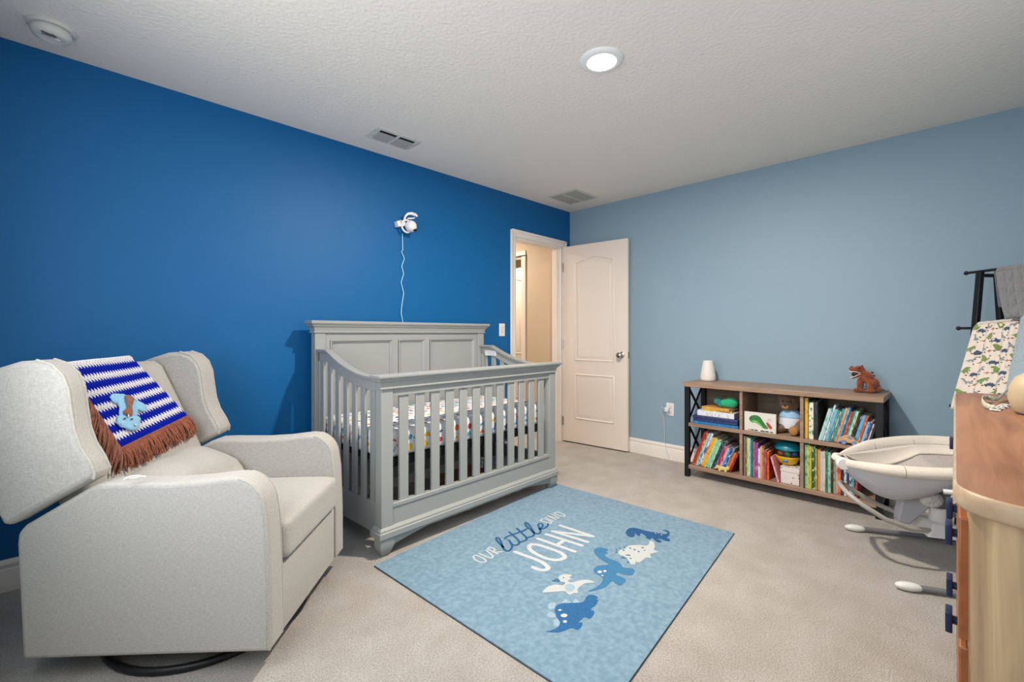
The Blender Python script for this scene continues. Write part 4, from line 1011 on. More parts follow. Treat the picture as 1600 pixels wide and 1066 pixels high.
# board book propped in the upper middle compartment
t = thing('board_book', 'white board book with a green and red picture, propped before the bear', 'book', (3.563, 1.032, .4305), 0, None)
obj('cover', MB().box((0, -.104, 0), (.016, .104, .138)), mat('board_white', 'DEDCD2', .5), t, bevel=.002)
def flat(name, pts, m, x=-.0008):
    bm = bmesh.new(); f = bm.faces.new([bm.verts.new((x, y, z)) for y, z in smooth_path(list(pts) + [pts[0]], 3)[:-1]]); bmesh.ops.triangulate(bm, faces=[f]); bm.verts.index_update()
    mb = MB().add([v.co.copy() for v in bm.verts], [[v.index for v in f.verts] for f in bm.faces]); bm.free()
    return obj(name, mb, m, t, smooth=False)
flat('printed_green_shape', [(.072, .085), (.060, .108), (.030, .118), (.0, .110), (-.018, .085), (-.035, .060), (-.052, .040), (-.050, .030), (-.028, .030), (.0, .048), (.025, .070), (.045, .062), (.060, .068)], mat('print_green', '3C8A45', .6, noise=(60, '2A6134', 3)))
flat('printed_light_patch', [(.060, .072), (.030, .082), (.005, .066), (-.022, .040), (-.005, .044), (.022, .060)], mat('print_light_green', '6CBF5A', .6), -.0012)
flat('printed_red_shape', [(-.040, .075), (-.055, .072), (-.075, .052), (-.080, .036), (-.066, .032), (-.050, .048)], mat('print_red', 'B2453C', .6), -.0012)
for k, (a, b, c) in enumerate(((.078, .062, 'C7A22F'), (.058, .040, '3A4668'), (.034, .014, '2C3148'), (-.006, -.030, '22252E'), (-.036, -.056, '22252E'), (-.066, -.084, '6E6E6C'))):
    flat('printed_mark', [(a, .006), (a, .013), (b, .013), (b, .006)], mat('print_mark_' + c, c, .6))
for y_ in (-.058, -.070): obj('printed_line', MB().tube([(-.001, y_ + .01, .074), (-.001, y_ - .002, .105)], .0008, 4), mat('print_red', 'B2453C', .6), t)
# teddy bear
M_FUR = mat('bear_fur', '6B4527', .95, bump=(220, 1, .012), noise=(90, '8E6236', 5), sheen=.5); M_PAW = mat('bear_paw_suede', 'B07A3E', .9, bump=(120, .4, .01), sheen=.3)
t = thing('teddy_bear', 'brown teddy bear in a pale blue and white shirt sitting on the shelf', 'teddy bear', (3.71, .873, .431)); t.scale = (1.04, 1.04, 1.06)
blob('body', [((0, 0, .075), (.06, .065, .078)), ((0, .045, .085), (.03, .035, .05), Rx(20)), ((.0, -.055, .075), (.032, .032, .055), Rx(-25)), ((-.06, -.045, .030), (.065, .032, .030), Rz(10)), ((-.05, .045, .03), (.06, .03, .028), Rz(-12)),
     ((-.03, -.060, .055), (.04, .03, .035))], M_FUR, t, .006)
blob('head', [((-.01, .008, .195), (.055, .066, .056)), ((-.052, .012, .180), (.032, .034, .026)), ((0, .058, .238), (.016, .024, .024)), ((0, -.045, .240), (.016, .024, .024))], M_FUR, t, .006)
blob('muzzle', [((-.075, .013, .180), (.016, .024, .018))], M_PAW, t, .005)
obj('nose', MB().ell((-.090, .013, .188), (.006, .009, .006), 10, 6), mat('nose_black', '15100E', .4), t)
for y_ in (.034, -.012): obj('eye', MB().ell((-.062, y_, .212), (.005, .006, .006), 8, 6), mat('nose_black', '15100E', .4), t)
blob('foot_pad', [((-.122, -.045, .034), (.016, .028, .032))], M_PAW, t, .005, label='tan suede foot sole')
mb = MB().lathe([(.036, .150), (.052, .135), (.064, .10), (.069, .06), (.067, .035)], n=24)
obj('shirt', mb, mat('shirt_white_blue', 'DDE6EE', .9, bump=(200, .3, .01)), t, solid=.003)
obj('shirt_collar', MB().lathe([(.034, .153), (.050, .143), (.062, .120), (.066, .108)], n=24), mat('shirt_sky_blue', '9CC6E6', .9), t, solid=.005)
# musical fish bowl toy on a spotted box
t = thing('gift_box', 'white cardboard box with small red and grey spots under the toy bowl', 'box', (3.640, .846, .0975))
MD = mat('spotted_paper', 'E2D8D4', .7); N_, L_, B_ = nodes(MD)
tc_ = N_.new('ShaderNodeTexCoord'); vo = N_.new('ShaderNodeTexVoronoi'); vo.inputs['Scale'].default_value = 48; vo.inputs['Randomness'].default_value = .6; L_.new(tc_.outputs['Object'], vo.inputs['Vector'])
r_ = N_.new('ShaderNodeValToRGB'); r_.color_ramp.interpolation = 'CONSTANT'; r_.color_ramp.elements[0].color = lin('4A3A4C'); r_.color_ramp.elements[1].color = lin('E2D8D4'); r_.color_ramp.elements[1].position = .26
L_.new(vo.outputs['Distance'], r_.inputs[0]); L_.new(r_.outputs[0], B_.inputs['Base Color'])
obj('body', MB().box((-.065, -.056, 0), (.065, .056, .092)), MD, t, bevel=.002); obj('lid', MB().box((-.068, -.059, .082), (.068, .059, .114)), MD, t, bevel=.002)
t = thing('toy_fish_bowl', 'round toy bowl with teal lid, clear middle and yellow base', 'toy', (3.665, .880, .2125))
obj('base', MB().lathe([(0, 0), (.035, 0), (.055, .012), (.072, .040), (.078, .058), (.074, .062), (0, .062)], n=32), mat('toy_yellow', 'E8B822', .35), t)
obj('bowl', MB().lathe([(.074, .062), (.083, .085), (.082, .112), (.074, .128)], n=32), mat('toy_clear', 'E6F2F4', .05, trans=1), t, solid=.002)
obj('lid', MB().lathe([(.083, .108), (.084, .116), (.076, .135), (.055, .152), (.025, .160), (0, .161)], n=32), mat('toy_teal', '1E8496', .35), t)
obj('button', MB().ell((-.066, .0, .035), (.012, .020, .012), 12, 8), mat('toy_button_blue', '4F7FB4', .4), t)
for i, (dx, dy, dz, c) in enumerate(((-.04, .035, .082, 'E06A2C'), (-.045, -.01, .080, '4DA83F'), (-.025, -.048, .082, '2E6FC0'), (.02, .02, .08, 'C83A3A'))):
    obj('toy_ball', MB().ell((dx, dy, dz), (.019, .019, .019), 14, 8), mat('ball_' + c, c, .35), t)
# little yellow toy in the lower left compartment
t = thing('wooden_animals_toy', 'small pale yellow toy lying before the books in the lower left compartment', 'toy', (3.552, 1.285, .0975), .1)
MY = mat('toy_pale_yellow', 'DCC57A', .6)
blob('body', [((0, .0, .022), (.008, .034, .016)), ((0, .034, .030), (.009, .014, .015)), ((0, -.036, .030), (.009, .014, .016)), ((0, -.024, .010), (.008, .008, .010)), ((0, .022, .010), (.008, .008, .010)), ((0, .05, .018), (.007, .010, .008))], MY, t, .0035)
obj('wheel', MB().lathe([(.0, -.004), (.009, -.004), (.009, .004), (0, .004)], c=(-.006, .018, .0095), n=14, M=Matrix.Rotation(PI / 2, 3, 'Y')), MY, t)
obj('wheel', MB().lathe([(.0, -.004), (.009, -.004), (.009, .004), (0, .004)], c=(-.006, -.022, .0095), n=14, M=Matrix.Rotation(PI / 2, 3, 'Y')), MY, t)
# wooden toy car
t = thing('toy_car', 'wooden toy car with blue wheels before the upper right books', 'toy', (3.551, .510, .4310))
MCAR = mat('toy_beech', 'D9AF85', .5, noise=(40, 'C89A6E', 4)); MBL = mat('toy_slate_blue', '6E86B4', .45)
obj('body', MB().prism([(-.050, .012), (-.050, .026), (-.032, .032), (-.012, .054), (.014, .062), (.034, .052), (.052, .036), (.054, .014)], -.008, .012, lambda p, q, tt: (tt, p, q)), MCAR, t, bevel=.003)
obj('window', MB().prism([(-.022, .036), (-.006, .052), (.012, .056), (.004, .040)], -.0095, -.008, lambda p, q, tt: (tt, p, q)), MBL, t)
for y_ in (-.026, .026):
    wh = obj('wheel', MB().lathe([(.0, -.004), (.013, -.004), (.0145, -.002), (.0145, .002), (.013, .004), (0, .004)], c=(-.0115, y_, .0145), n=20, M=Matrix.Rotation(PI / 2, 3, 'Y')), MBL, t)
    obj('hub', MB().lathe([(0, -.005), (.004, -.005), (.004, .0), (0, 0)], c=(-.0115, y_, .0145), n=10, M=Matrix.Rotation(PI / 2, 3, 'Y')), MCAR, wh)

# vase on the bookshelf
t = thing('vase', 'matte white tapered vase on the left end of the bookshelf', 'vase', (3.768, 1.478, .7505))
obj('body', MB().lathe([(0, 0), (.050, 0), (.057, .006), (.059, .02), (.057, .05), (.050, .09), (.043, .13), (.038, .157), (.036, .164), (.033, .164), (.031, .158), (.035, .13), (.045, .08), (.05, .02), (0, .012)], n=40), mat('vase_white', 'E4E0DA', .5), t, auto=60)
# brown roaring plush dinosaur
M_DN = mat('plush_rust_brown', '6E3018', .9, noise=(45, '93481F', 4), bump=(160, .6, .01), sheen=.4)
DN = thing('plush_dinosaur', 'rust brown plush dinosaur with open mouth on the right end of the bookshelf', 'plush toy', (3.752, .458, .7505), math.radians(4))
# local: +y is its front (towards the left of the picture)
blob('body', [((0, -.016, .095), (.034, .036, .048), Rx(-25)), ((0, .006, .120), (.028, .030, .030), Rx(-40)), ((0, -.045, .055), (.026, .032, .046), Rx(15)), ((0, -.066, .022), (.018, .026, .019)),
     ((-.024, .022, .055), (.016, .019, .048)), ((-.028, .032, .013), (.020, .030, .013)), ((-.026, -.036, .045), (.019, .021, .044)), ((-.030, -.030, .013), (.021, .033, .013)),
     ((.024, .022, .055), (.016, .019, .048)), ((.028, .032, .013), (.020, .030, .013)), ((.026, -.036, .045), (.019, .021, .044)), ((.030, -.030, .013), (.021, .033, .013))], M_DN, DN, .0045)
blob('head', [((0, .028, .153), (.028, .030, .021)), ((0, .056, .149), (.024, .030, .016), Rx(8)), ((0, .012, .138), (.022, .020, .024)), ((.014, .012, .172), (.007, .008, .008)), ((-.014, .012, .172), (.007, .008, .008)), ((0, .068, .166), (.008, .008, .007))], M_DN, DN, .004)
blob('lower_jaw', [((0, .046, .100), (.019, .028, .008), Rx(-28)), ((0, .022, .112), (.018, .015, .014))], M_DN, DN, .0035)
obj('mouth', MB().ell((0, .044, .118), (.019, .026, .017), 14, 8, Rx(-12)), mat('mouth_dark', '2A0C12', .6), DN)
obj('lip', MB().tube([(-.021, .018, .124), (-.023, .040, .133), (-.018, .066, .134), (0, .082, .133), (.018, .066, .134), (.023, .040, .133), (.021, .018, .124), (.020, .044, .106), (.014, .068, .092), (0, .076, .088), (-.014, .068, .092), (-.020, .044, .106)], .0032, 6, close=True), mat('lip_pale', 'E0C3B4', .7), DN)
for x_ in (-.026, .026): obj('eye', MB().ell((x_, .024, .160), (.004, .005, .005), 8, 6), mat('eye_black', '0B0808', .2), DN)
for k in range(6):
    y_, z_ = -.036 - .008 * k, .130 - .020 * k
    obj('back_spike', MB().add([(-.004, y_, z_ + .010), (.004, y_, z_ + .010), (0, y_ - .014, z_ + .002), (0, y_ + .004, z_ - .010)], [(0, 1, 2), (0, 2, 3), (1, 3, 2), (0, 3, 1)]), mat('spike_dark', '3A1A10', .8), DN)

# ------------------------------------------------------------------ dresser
M_TOP = wood_mat('dresser_top_boards', '7C523A', 'A07254', 0, 9, plank=(1, .048), rough=.42, c3='B08A6A')
M_SIDE = wood_mat('dresser_side_boards', '80664A', 'BBA07A', 2, 9, plank=(1, .042), rough=.45, c3='CDB590')
M_EDGE = wood_mat('dresser_edge', 'A08568', 'C0A88C', 1, 6, rough=.45)
M_DRAW = wood_mat('dresser_drawer_front', '80492A', '9A5E38', 0, 8, rough=.4)
M_KNOB = mat('navy_knob', '14264E', .35)
DRZ = math.radians(.5)
DR = thing('dresser', 'light wooden dresser with rounded corners and navy knobs at the right', 'dresser', (.870, .010, 0), DRZ)
def rrect(x0, y0, x1, y1, r, n=8):
    pts = []
    for cx_, cy_, a in ((x1 - r, y1 - r, 0), (x0 + r, y1 - r, 90), (x0 + r, y0 + r, 180), (x1 - r, y0 + r, 270)):
        for k in range(n + 1): pts.append((cx_ + r * math.cos(math.radians(a + 90 * k / n)), cy_ + r * math.sin(math.radians(a + 90 * k / n))))
    return pts
DD = -.478
mb = MB(); prof = [(.010, .883), (.004, .885), (0, .890), (0, .906), (.0015, .912), (.004, .915)]
loops = [[(x, y, z) for x, y in rrect(a, DD + a, 1.560 - a, -a, .085)] for a, z in prof]; n = len(loops[0])
vs = [v for l in loops for v in l]; nl = len(loops)
mb.add(vs, [(i * n + k, i * n + (k + 1) % n, (i + 1) * n + (k + 1) % n, (i + 1) * n + k) for i in range(nl - 1) for k in range(n)] + [tuple(range(n))[::-1]])
mb.m = [1] * len(mb.m); mb.cur = 0; mb.add(loops[-1], [tuple(range(n))])
obj('top', mb, [M_TOP, M_EDGE], DR, auto=50)
obj('carcass', MB().prism(rrect(.040, DD + .02, 1.52, -.016, .065), .055, .882, lambda p, q, tt: (p, q, tt)), M_SIDE, DR, auto=40, bevel=.002)
obj('plinth', MB().box((.08, DD + .06, 0), (1.48, -.05, .056)), M_SIDE, DR)
kn = 0
for r_, (z0, z1) in enumerate(((.675, .860), (.480, .665), (.285, .470), (.085, .275))):
    for x0, x1 in ((.095, .465), (.475, .980)):
        d_ = obj('drawer', MB().box((x0, -.030, z0), (x1, -.006, z1)), M_DRAW, DR, bevel=.003)
        XF[d_.name] = XF[DR.name]
        for fx in {.095: (.38,), .475: (.55,)}[x0]:
            zc = {0: .745, 1: .573, 2: .320, 3: .15}[r_]
            k_ = obj('knob', MB().tube([(fx, -.007, zc), (fx, .001, zc)], .008, 10).rbox((fx - .019, .001, zc - .020), (fx + .019, .0115, zc + .020), .002), M_KNOB, d_, label='square navy knob')

d_ = obj('cabinet_door', MB().box((.990, -.030, .085), (1.465, -.006, .860)), M_DRAW, DR, bevel=.003); XF[d_.name] = XF[DR.name]
obj('knob', MB().tube([(1.40, -.007, .745), (1.40, .001, .745)], .008, 10).rbox((1.381, .001, .725), (1.419, .0115, .765), .002), M_KNOB, d_, label='square navy knob')
# round night light (cut by the frame) and a pacifier strap on the dresser
t = thing('night_light', 'cream domed night light on the dresser at the right edge', 'lamp', tuple(onplane(1615, 630, (0, 0, .9155), (0, 0, 1)).xy) + (.9155,))
M_CRM = mat('cream_plastic', 'B8A482', .5)
p_ = P_ = None
cpt = onplane(1614, 650, (0, 0, .9155), (0, 0, 1)); t.location = (cpt.x + .03, cpt.y - .02, .9155); XF[t.name] = Matrix.Translation(t.location)
obj('shade', MB().lathe([(.050, .004), (.060, .018), (.066, .045), (.063, .075), (.052, .100), (.030, .117), (0, .123)], n=36), M_CRM, t)
obj('base', MB().lathe([(0, 0), (.049, 0), (.053, .004), (.051, .007), (0, .007)], n=36), mat('dark_seam', '4A3A2A', .5), t)
t = thing('pacifier_strap', 'pale printed fabric strap with a white clip lying on the dresser', 'strap', tuple(fpt(1555, 640, .916)))
pts = [(1581, 609), (1574, 612), (1566, 620), (1558, 627), (1551, 627), (1541, 624), (1534, 624), (1533, 630), (1537, 636), (1546, 640), (1553, 641)]
zs = [.936, .934, .926, .919, .920, .924, .926, .922, .919, .918, .918]
vs = []
for (x, y), z in zip(pts, zs):
    c = fpt(x, y, z); vs += [c, c + Vector((.004, -.003, .014))]
obj('strap_band', MB().add(vs, [(2 * i, 2 * i + 2, 2 * i + 3, 2 * i + 1) for i in range(len(pts) - 1)]), mat('strap_print', 'CFC4B2', .8, noise=(120, '8E9C86', 3)), t, world=True, solid=.0015)
e0 = fpt(1547, 641, .918); e1 = fpt(1566, 633, .918); du = (e1 - e0); dv = Vector((-du.y, du.x, 0)).normalized() * -.024; up = Vector((0, 0, .0035))
def bar(a, b, wd):
    a = Vector(a); b = Vector(b); q = Vector((-(b - a).y, (b - a).x, 0)).normalized() * wd / 2
    return [a + q, b + q, b - q, a - q], [a + q + up, b + q + up, b - q + up, a - q + up]
mb = MB()
for a, b in ((e0, e1), (e0 + dv * .45, e1 + dv * .45), (e0, e0 + dv * .9), (e0 + du * .33, e0 + du * .33 + dv * .9), (e0 + du * .66, e0 + du * .66 + dv * .9), (e1, e1 + dv * .9)):
    q = bar(a, b, .004); mb.hexa(*q)
obj('clip', mb, M_WHITEP, t, world=True, bevel=.0008)
obj('cord', MB().tube([fpt(1580, 608, .94), fpt(1584, 607, .936), fpt(1583, 615, .925), fpt(1577, 625, .919), fpt(1575, 634, .9185)], .0016, 6), mat('cord_dark', '3C3C38', .6), t, world=True)

# ------------------------------------------------------------------ blanket stand in the corner
LA = math.atan2(-.209, -.197)                    # local x runs along the bars, towards the camera side
LX = Matrix.Translation((3.70, -.015, 0)) @ Matrix.Rotation(LA, 4, 'Z')
ST = thing('blanket_stand', 'black metal blanket ladder standing in the right corner behind the dresser', 'blanket ladder', (3.70, -.015, 0), LA)
def lean(z): return -(1.484 - z) * .09           # local y of the front stiles (towards the room is negative)
M_ST = M_BLACK
for x_ in (.075, .36):
    obj('front_stile', MB().hexa([(x_ - .014, lean(0.012) - .012, 0), (x_ + .014, lean(0.012) - .012, 0), (x_ + .014, lean(0) + .012, 0), (x_ - .014, lean(0) + .012, 0)], [(x_ - .014, -.012, 1.480), (x_ + .014, -.012, 1.480), (x_ + .014, .012, 1.480), (x_ - .014, .012, 1.480)]), M_ST, ST, bevel=.002)
    obj('rear_stile', MB().hexa([(x_ - .012, .188, 0), (x_ + .012, .188, 0), (x_ + .012, .212, 0), (x_ - .012, .212, 0)], [(x_ - .012, .086, 1.470), (x_ + .012, .086, 1.470), (x_ + .012, .110, 1.470), (x_ - .012, .110, 1.470)]), M_ST, ST, bevel=.002)
for x_ in (.075, .36): obj('top_link', MB().box((x_ - .010, .010, 1.452), (x_ + .010, .090, 1.470)), M_ST, ST)
for k, z_ in enumerate((1.484, 1.167, .72, .38)):
    y_ = lean(z_) - (.018 if k else .0)
    r_ = obj('rung', MB().tube([(-.0, y_, z_), (.50, y_, z_)], .0075, 10), M_ST, ST)
    XF[r_.name] = XF[ST.name]
    for x_ in (0, .50): obj('rung_knob', MB().ell((x_, y_, z_), (.012, .012, .012), 12, 8), M_ST, r_)
def LW(x, y, z): return XF[ST.name] @ Vector((x, y, z))
lnorm = (XF[ST.name].to_3x3() @ Vector((0, -1, .16))).normalized()
lp0 = LW(0, lean(1.167) - .030, 1.167)
def lp(px, py, off=0): return onplane(px, py, lp0 + Vector((0, 0, 0)) + lnorm * off, lnorm)
# dinosaur print cloth
DC = thing('dinosaur_cloth', 'cream muslin printed with small dinosaurs, draped over the lower ladder bar', 'cloth', (3.6, -.1, .6))
tl, tr, br_, bl_ = lp(1524, 505), lp(1606, 497), lp(1612, 640), lp(1489, 640)
def dcl(u, v, off=0):
    top = tl.lerp(tr, u); bot = bl_.lerp(br_, u); p = top.lerp(bot, v)
    fold = .010 * math.sin(u * 19 + v * 2) * (.3 + v) + .004 * math.sin(u * 43 + 1)
    if v < .06: fold -= (.06 - v) * .25
    return p + lnorm * (fold + off + .002)
M_MUS = mat('muslin_cream', 'E9DDD0', .95, bump=(300, .3, .004), sheen=.2)
obj('fabric', MB().grid(50, 24, dcl), M_MUS, DC, world=True, solid=.0015)
back_ = (XF[ST.name].to_3x3() @ Vector((0, 1, -.15))).normalized()
obj('fold_over', MB().grid(30, 8, lambda u, v: dcl(u, 0) + back_ * (.05 * v) + Vector((0, 0, .012 * math.sin(PI * min(1, v * 1.2)) - .25 * max(0, v - .6)))), M_MUS, DC, world=True, solid=.0015)
dcol = [mat('muslin_green', '7E9457', .9), mat('muslin_navy', '44566F', .9), mat('muslin_rust', 'B0704A', .9), mat('muslin_grey', '8E9699', .9), mat('muslin_dark', '4A3F48', .9)]
mb = MB(); wc = (tr - tl).length; hc = (bl_ - tl).length
NX, NY = 8, 8
for j in range(NY):
    for i in range(NX):
        q = (i + 2 * j) % 4; u = (i + .5 + (.5 if j % 2 else 0)) / (NX + .5); v = (j + .5 + (.22 if (i % 2) else -.12)) / NY
        mb.cur = {0: 0, 1: 1, 2: 3, 3: 2}[q]; kd = {0: 'rex', 1: 'spiny', 2: 'longneck', 3: 'winged'}[q]; s_ = {0: .039, 1: .037, 2: .040, 3: .026}[q]
        motif(mb, kd, lambda a, b: dcl(min(.999, max(0.001, a)), min(.999, max(.001, b)), .0022), u, v, 1, 0) if False else None
        an = rnd.uniform(-.3, .3); fl = rnd.choice((-1, 1))
        def put(a, b, u=u, v=v): return dcl(u + a / wc, v - b / hc, .0022)
        if u + s_ / wc / 2 < .99 and v + s_ / hc / 2 < .99: motif(mb, kd, put, 0, 0, s_, an, fl)
        mb.cur = 4
        for dx, dy in ((.5 / NX, .0), (.25 / NX, .45 / NY)):
            uu, vv = u + dx + rnd.uniform(-.01, .01), v + dy
            if uu < .97 and vv < .97:
                def put2(a, b): return dcl(uu + a / wc, vv - b / hc, .0022)
                motif(mb, 'leaf', put2, 0, 0, .009, rnd.uniform(0, 3))
mb.cur = 0
tag(obj('dinosaur_print', mb, dcol, DC, world=True, smooth=False), kind='stuff')
# pale blue blanket over the lower bar, right of the muslin
PB = thing('pale_blue_blanket', 'pale blue honeycomb knit blanket hanging at the right edge of the frame', 'blanket', (3.4, -.3, .6))
q0, q1, q2, q3 = lp(1597, 489, .030), lp(1690, 480, .030), lp(1690, 660, .05), lp(1570, 620, .05)
def pbl(u, v):
    p = q0.lerp(q1, u).lerp(q3.lerp(q2, u), v)
    return p + lnorm * (.008 * math.sin(u * 11) + .002 * math.sin(u * 90) * math.sin(v * 90))
obj('fabric', MB().grid(60, 40, pbl), mat('knit_pale_blue', 'A9BDC6', .95, bump=(130, 1, .01), sheen=.3), PB, world=True, solid=.004)
obj('fold_over', MB().grid(20, 8, lambda u, v: pbl(u, 0) + back_ * (.085 * v) + Vector((0, 0, .016 * math.sin(PI * min(1, v * 1.2)) - .25 * max(0, v - .6)))), MATS['knit_pale_blue'], PB, world=True, solid=.004)
# grey cable knit blanket over the top bar
GB = thing('cable_knit_blanket', 'grey cable knit blanket folded over the top ladder bar', 'blanket', (3.55, -.2, 1.3))
gp0 = LW(0, -.028, 1.48)
gn = (XF[ST.name].to_3x3() @ Vector((0, -1, .16))).normalized()
def gpp(px, py, off=0): return onplane(px, py, gp0 + gn * off, gn)
g0, g1, g2, g3 = gpp(1559, 425), gpp(1680, 408), gpp(1680, 492), gpp(1573, 497)
def gbl(u, v):
    p = g0.lerp(g1, u).lerp(g3.lerp(g2, u), v)
    cab_ = .007 * abs(math.sin(u * 26)) + .003 * math.sin(u * 52 + v * 24) * (1 if int(u * 26 / PI) % 2 else .3)
    return p + gn * (.006 + cab_ + .006 * math.sin(v * 3))
M_GK = mat('knit_grey', '86868A', .95, bump=(150, 1, .01), sheen=.3)
obj('front_fold', MB().grid(120, 40, gbl), M_GK, GB, world=True, solid=.008)
obj('top_fold', MB().grid(60, 10, lambda u, v: gbl(u, 0) + back_ * (.055 * (1 - math.cos(PI * v)) / 2) + Vector((0, 0, .024 * math.sin(PI * v)))), M_GK, GB, world=True, solid=.008)
def gback(u, v):
    p = gbl(u, 0) + back_ * .055; return p + Vector((0, 0, -.26 * v)) + back_ * (.03 * v) + (g0 - g1).normalized() * (.012 if u < .01 else 0)
obj('back_fold', MB().grid(30, 12, gback), M_GK, GB, world=True, solid=.008)
# knitted second layer peeking out at the left
obj('inner_layer', MB().grid(12, 20, lambda u, v: gpp(1553 + 12 * u + 7 * v, 424 + 56 * v, -.004 - .004 * math.sin(u * 3))), mat('knit_grey_inner', '6F7074', .95, bump=(150, 1, .01)), GB, world=True, solid=.006)

# ------------------------------------------------------------------ baby bouncer / swing
BA = math.atan2(-.907, .42)
BN = thing('baby_swing', 'white and grey baby swing seat on a tube frame beside the bookshelf', 'baby swing', (2.95, .315, 0), BA)
# local: x along the seat towards the back of the dresser, y across (positive = far side), z up
M_SHELL = mat('swing_grey_fabric', 'C2C2C6', .7, bump=(120, .2, .01)); M_PAD = mat('swing_cream_pad', 'DCD3C6', .85, bump=(180, .3, .006), sheen=.2); M_TUBE = mat('swing_grey_tube', '74757A', .4); M_SW = mat('swing_white_plastic', 'DFDEDC', .35)
M_DOT = mat('swing_dotted_liner', 'BDB5AF', .9, noise=(150, 'A8A19D', 2))
for y_ in (.322, -.322):
    obj('foot_tube', MB().tube([(.03, y_, .018), (.30, y_, .020), (.46, y_ * .98, .022), (.54, y_ * .9, .022)], .013, 10), M_TUBE, BN)
    obj('foot_tip', MB().ell((.012, y_, .019), (.052, .024, .019), 20, 12), M_SW, BN, label='white oval foot end')
obj('rear_tube', MB().tube([(.53, -.30, .022), (.57, -.22, .03), (.58, 0, .04), (.57, .22, .03), (.53, .30, .022)], .016, 10), M_TUBE, BN)
obj('support_housing', MB().rbox((.52, -.09, .02), (.64, .09, .15), .03, 3), M_SW, BN)
obj('support_column', MB().tube([(.58, 0, .12), (.55, 0, .22), (.48, 0, .27), (.38, 0, .28), (.27, -.02, .28)], [.045, .04, .035, .032, .032], 14), M_TUBE, BN)
# rocker block, collar and post under the seat
obj('rocker_block', MB().hexa([(.17, -.10, .165), (.34, -.10, .165), (.34, .08, .165), (.17, .08, .165)], [(.205, -.07, .225), (.30, -.07, .225), (.30, .05, .225), (.205, .05, .225)]), M_SW, BN, bevel=.008)
obj('collar', MB().lathe([(.036, .215), (.040, .222), (.036, .290), (.034, .292)], c=(.25, -.015, 0), n=24), M_SW, BN)
obj('post', MB().lathe([(.030, .22), (.031, .30), (.036, .34), (.048, .372)], c=(.25, -.015, 0), n=24), M_TUBE, BN)
obj('motor_cap', MB().ell((.19, -.085, .345), (.045, .030, .040), 18, 12), mat('cap_white_cloth', 'D6D2CC', .8, bump=(40, 1, .03)), BN)
obj('rocker_rail', MB().tube([(.20, -.07, .190), (.10, -.105, .200), (.0, -.115, .235), (-.09, -.105, .290), (-.135, -.07, .325), (-.145, -.02, .338), (-.14, .06, .340), (-.11, .14, .325), (-.03, .17, .27), (.06, .16, .22), (.15, .10, .195), (.22, .05, .19)], .0115, 10), mat('rail_satin_grey', 'A6A29C', .4), BN)
# seat: boat-shaped shell
S0, S1 = -.155, .52
def wid(s):
    u = (s - S0) / (S1 - S0); return .02 + .215 * (math.sin(PI * min(1, u * 1.25 + .0) * .5) ** .62) * (1 - .25 * max(0, u - .7) / .3)
def rimz(s, side):
    u = (s - S0) / (S1 - S0); return .485 + .035 * u + (.045 * math.sin(PI * min(1, u * 1.6) / 2) if side > 0 else -.020 * math.sin(PI * min(1, u * 2) / 2) + .062 * u)
def botz(s):
    u = (s - S0) / (S1 - S0); k = math.sin(PI * min(1, u * 1.25 + .10)) if u > .32 else math.sin(PI * min(.5, u * 1.42 + .045)) ** 1.1
    return .475 + .03 * u - .175 * max(k, .50 if u > .32 else 0)
def sec(s, a, inset=0, lift=0):                   # a 0..1 from near rim to far rim
    th = PI * a; w_ = wid(s) - inset; yy = -w_ * math.cos(th)
    k = math.sin(th) ** .8
    rz_ = rimz(s, -1) * (1 - a) + rimz(s, 1) * a
    return Vector((s, yy, rz_ + (botz(s) + lift - rz_) * k))
mb = MB().grid(40, 28, lambda u, v: sec(S0 + (S1 - S0) * u, v)); obj('seat_shell', mb, M_SHELL, BN, solid=.004, auto=180)
mb = MB().grid(40, 28, lambda u, v: sec(S0 + .02 + (S1 - S0 - .02) * u, v, .018, .07)); obj('seat_liner', mb, M_DOT, BN, solid=.006, auto=180)
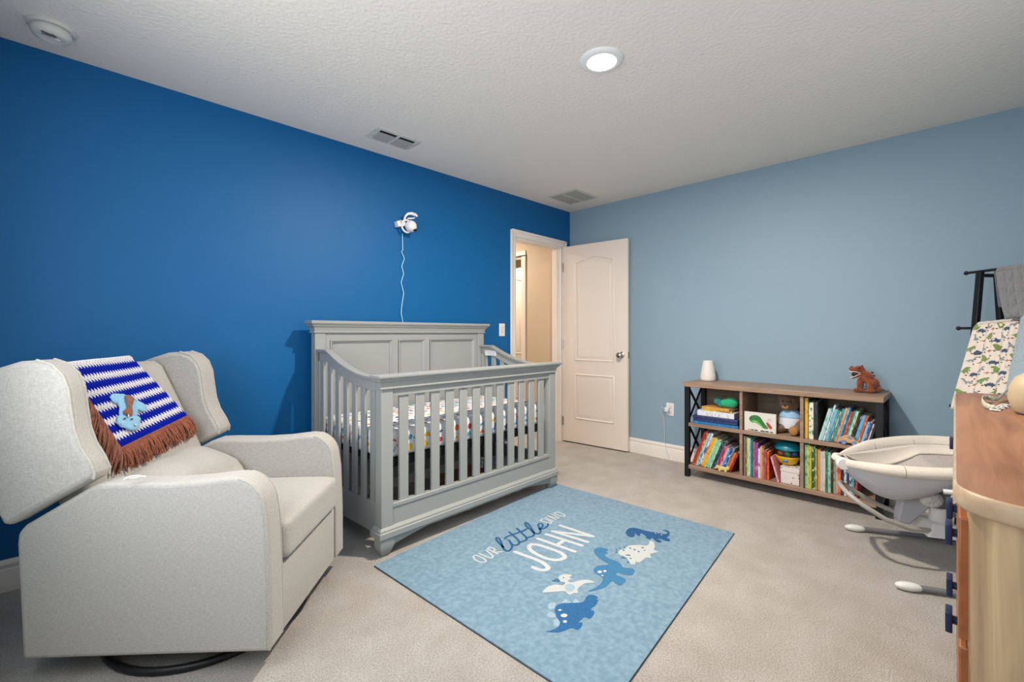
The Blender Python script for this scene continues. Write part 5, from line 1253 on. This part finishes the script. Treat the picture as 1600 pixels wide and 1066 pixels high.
obj('inner_pad', MB().grid(40, 8, lambda u, v: sec(S0 + .03 + (S1 - S0 - .03) * u, .80 + .18 * v, .026, .075) + Vector((0, 0, .004))), M_PAD, BN, solid=.008, auto=180)
# padded rim on both sides, wide and soft
for sd in (-1, 1):
    def pad(u, v, sd=sd):
        s = S0 + (S1 - S0) * u; a = 2 * PI * v; w_ = wid(s)
        rr_ = (.012 + .016 * min(1, u * 6)); hh_ = (.018 + (.040 if sd > 0 else .010) * min(1, u * 4))
        return Vector((s, sd * w_ + sd * rr_ * .2 + rr_ * math.cos(a), rimz(s, sd) - hh_ * .35 + hh_ * math.sin(a)))
    obj('padded_rim', MB().grid(44, 14, pad), M_PAD, BN, auto=180)
    mb = MB()
    for u in (.30, .58):
        s = S0 + (S1 - S0) * u; rr_ = .029; hh_ = .0185 + (.030 if sd > 0 else .010)
        mb.tube([(s, sd * wid(s) + sd * rr_ * .2 + rr_ * math.cos(2 * PI * k / 16), rimz(s, sd) - hh_ * .35 + hh_ * math.sin(2 * PI * k / 16)) for k in range(16)], .0018, 5, close=True)
    obj('rim_seam', mb, mat('seam_grey', 'B0A89C', .9), BN)
obj('end_rim', MB().tube([(S0 + .004, -.028, .482), (S0 - .014, -.012, .488), (S0 - .018, .008, .490), (S0 - .01, .028, .492), (S0 + .01, .04, .492)], [.016, .018, .018, .017, .014], 10), M_PAD, BN)
obj('hinge_knob', MB().lathe([(0, -.02), (.026, -.02), (.031, -.012), (.031, .012), (.026, .02), (0, .02)], c=(S0 + .005, -.035, .470), n=24, M=Matrix.Rotation(PI / 2, 3, 'X')), M_SW, BN, label='white round hinge knob')
obj('tray_bar', MB().tube([(.17, -.235, .43), (.24, -.262, .435), (.34, -.268, .44), (.42, -.262, .445), (.48, -.235, .45)], .011, 10), M_SW, BN)
mb = MB().prism([(.08, .20), (.13, .19), (.24, .32), (.22, .40), (.10, .34)], -.03, .03, lambda p, q, tt: (p, tt, q))
obj('seat_bracket', mb, mat('bracket_grey', 'B4B5BC', .5), BN, bevel=.01)
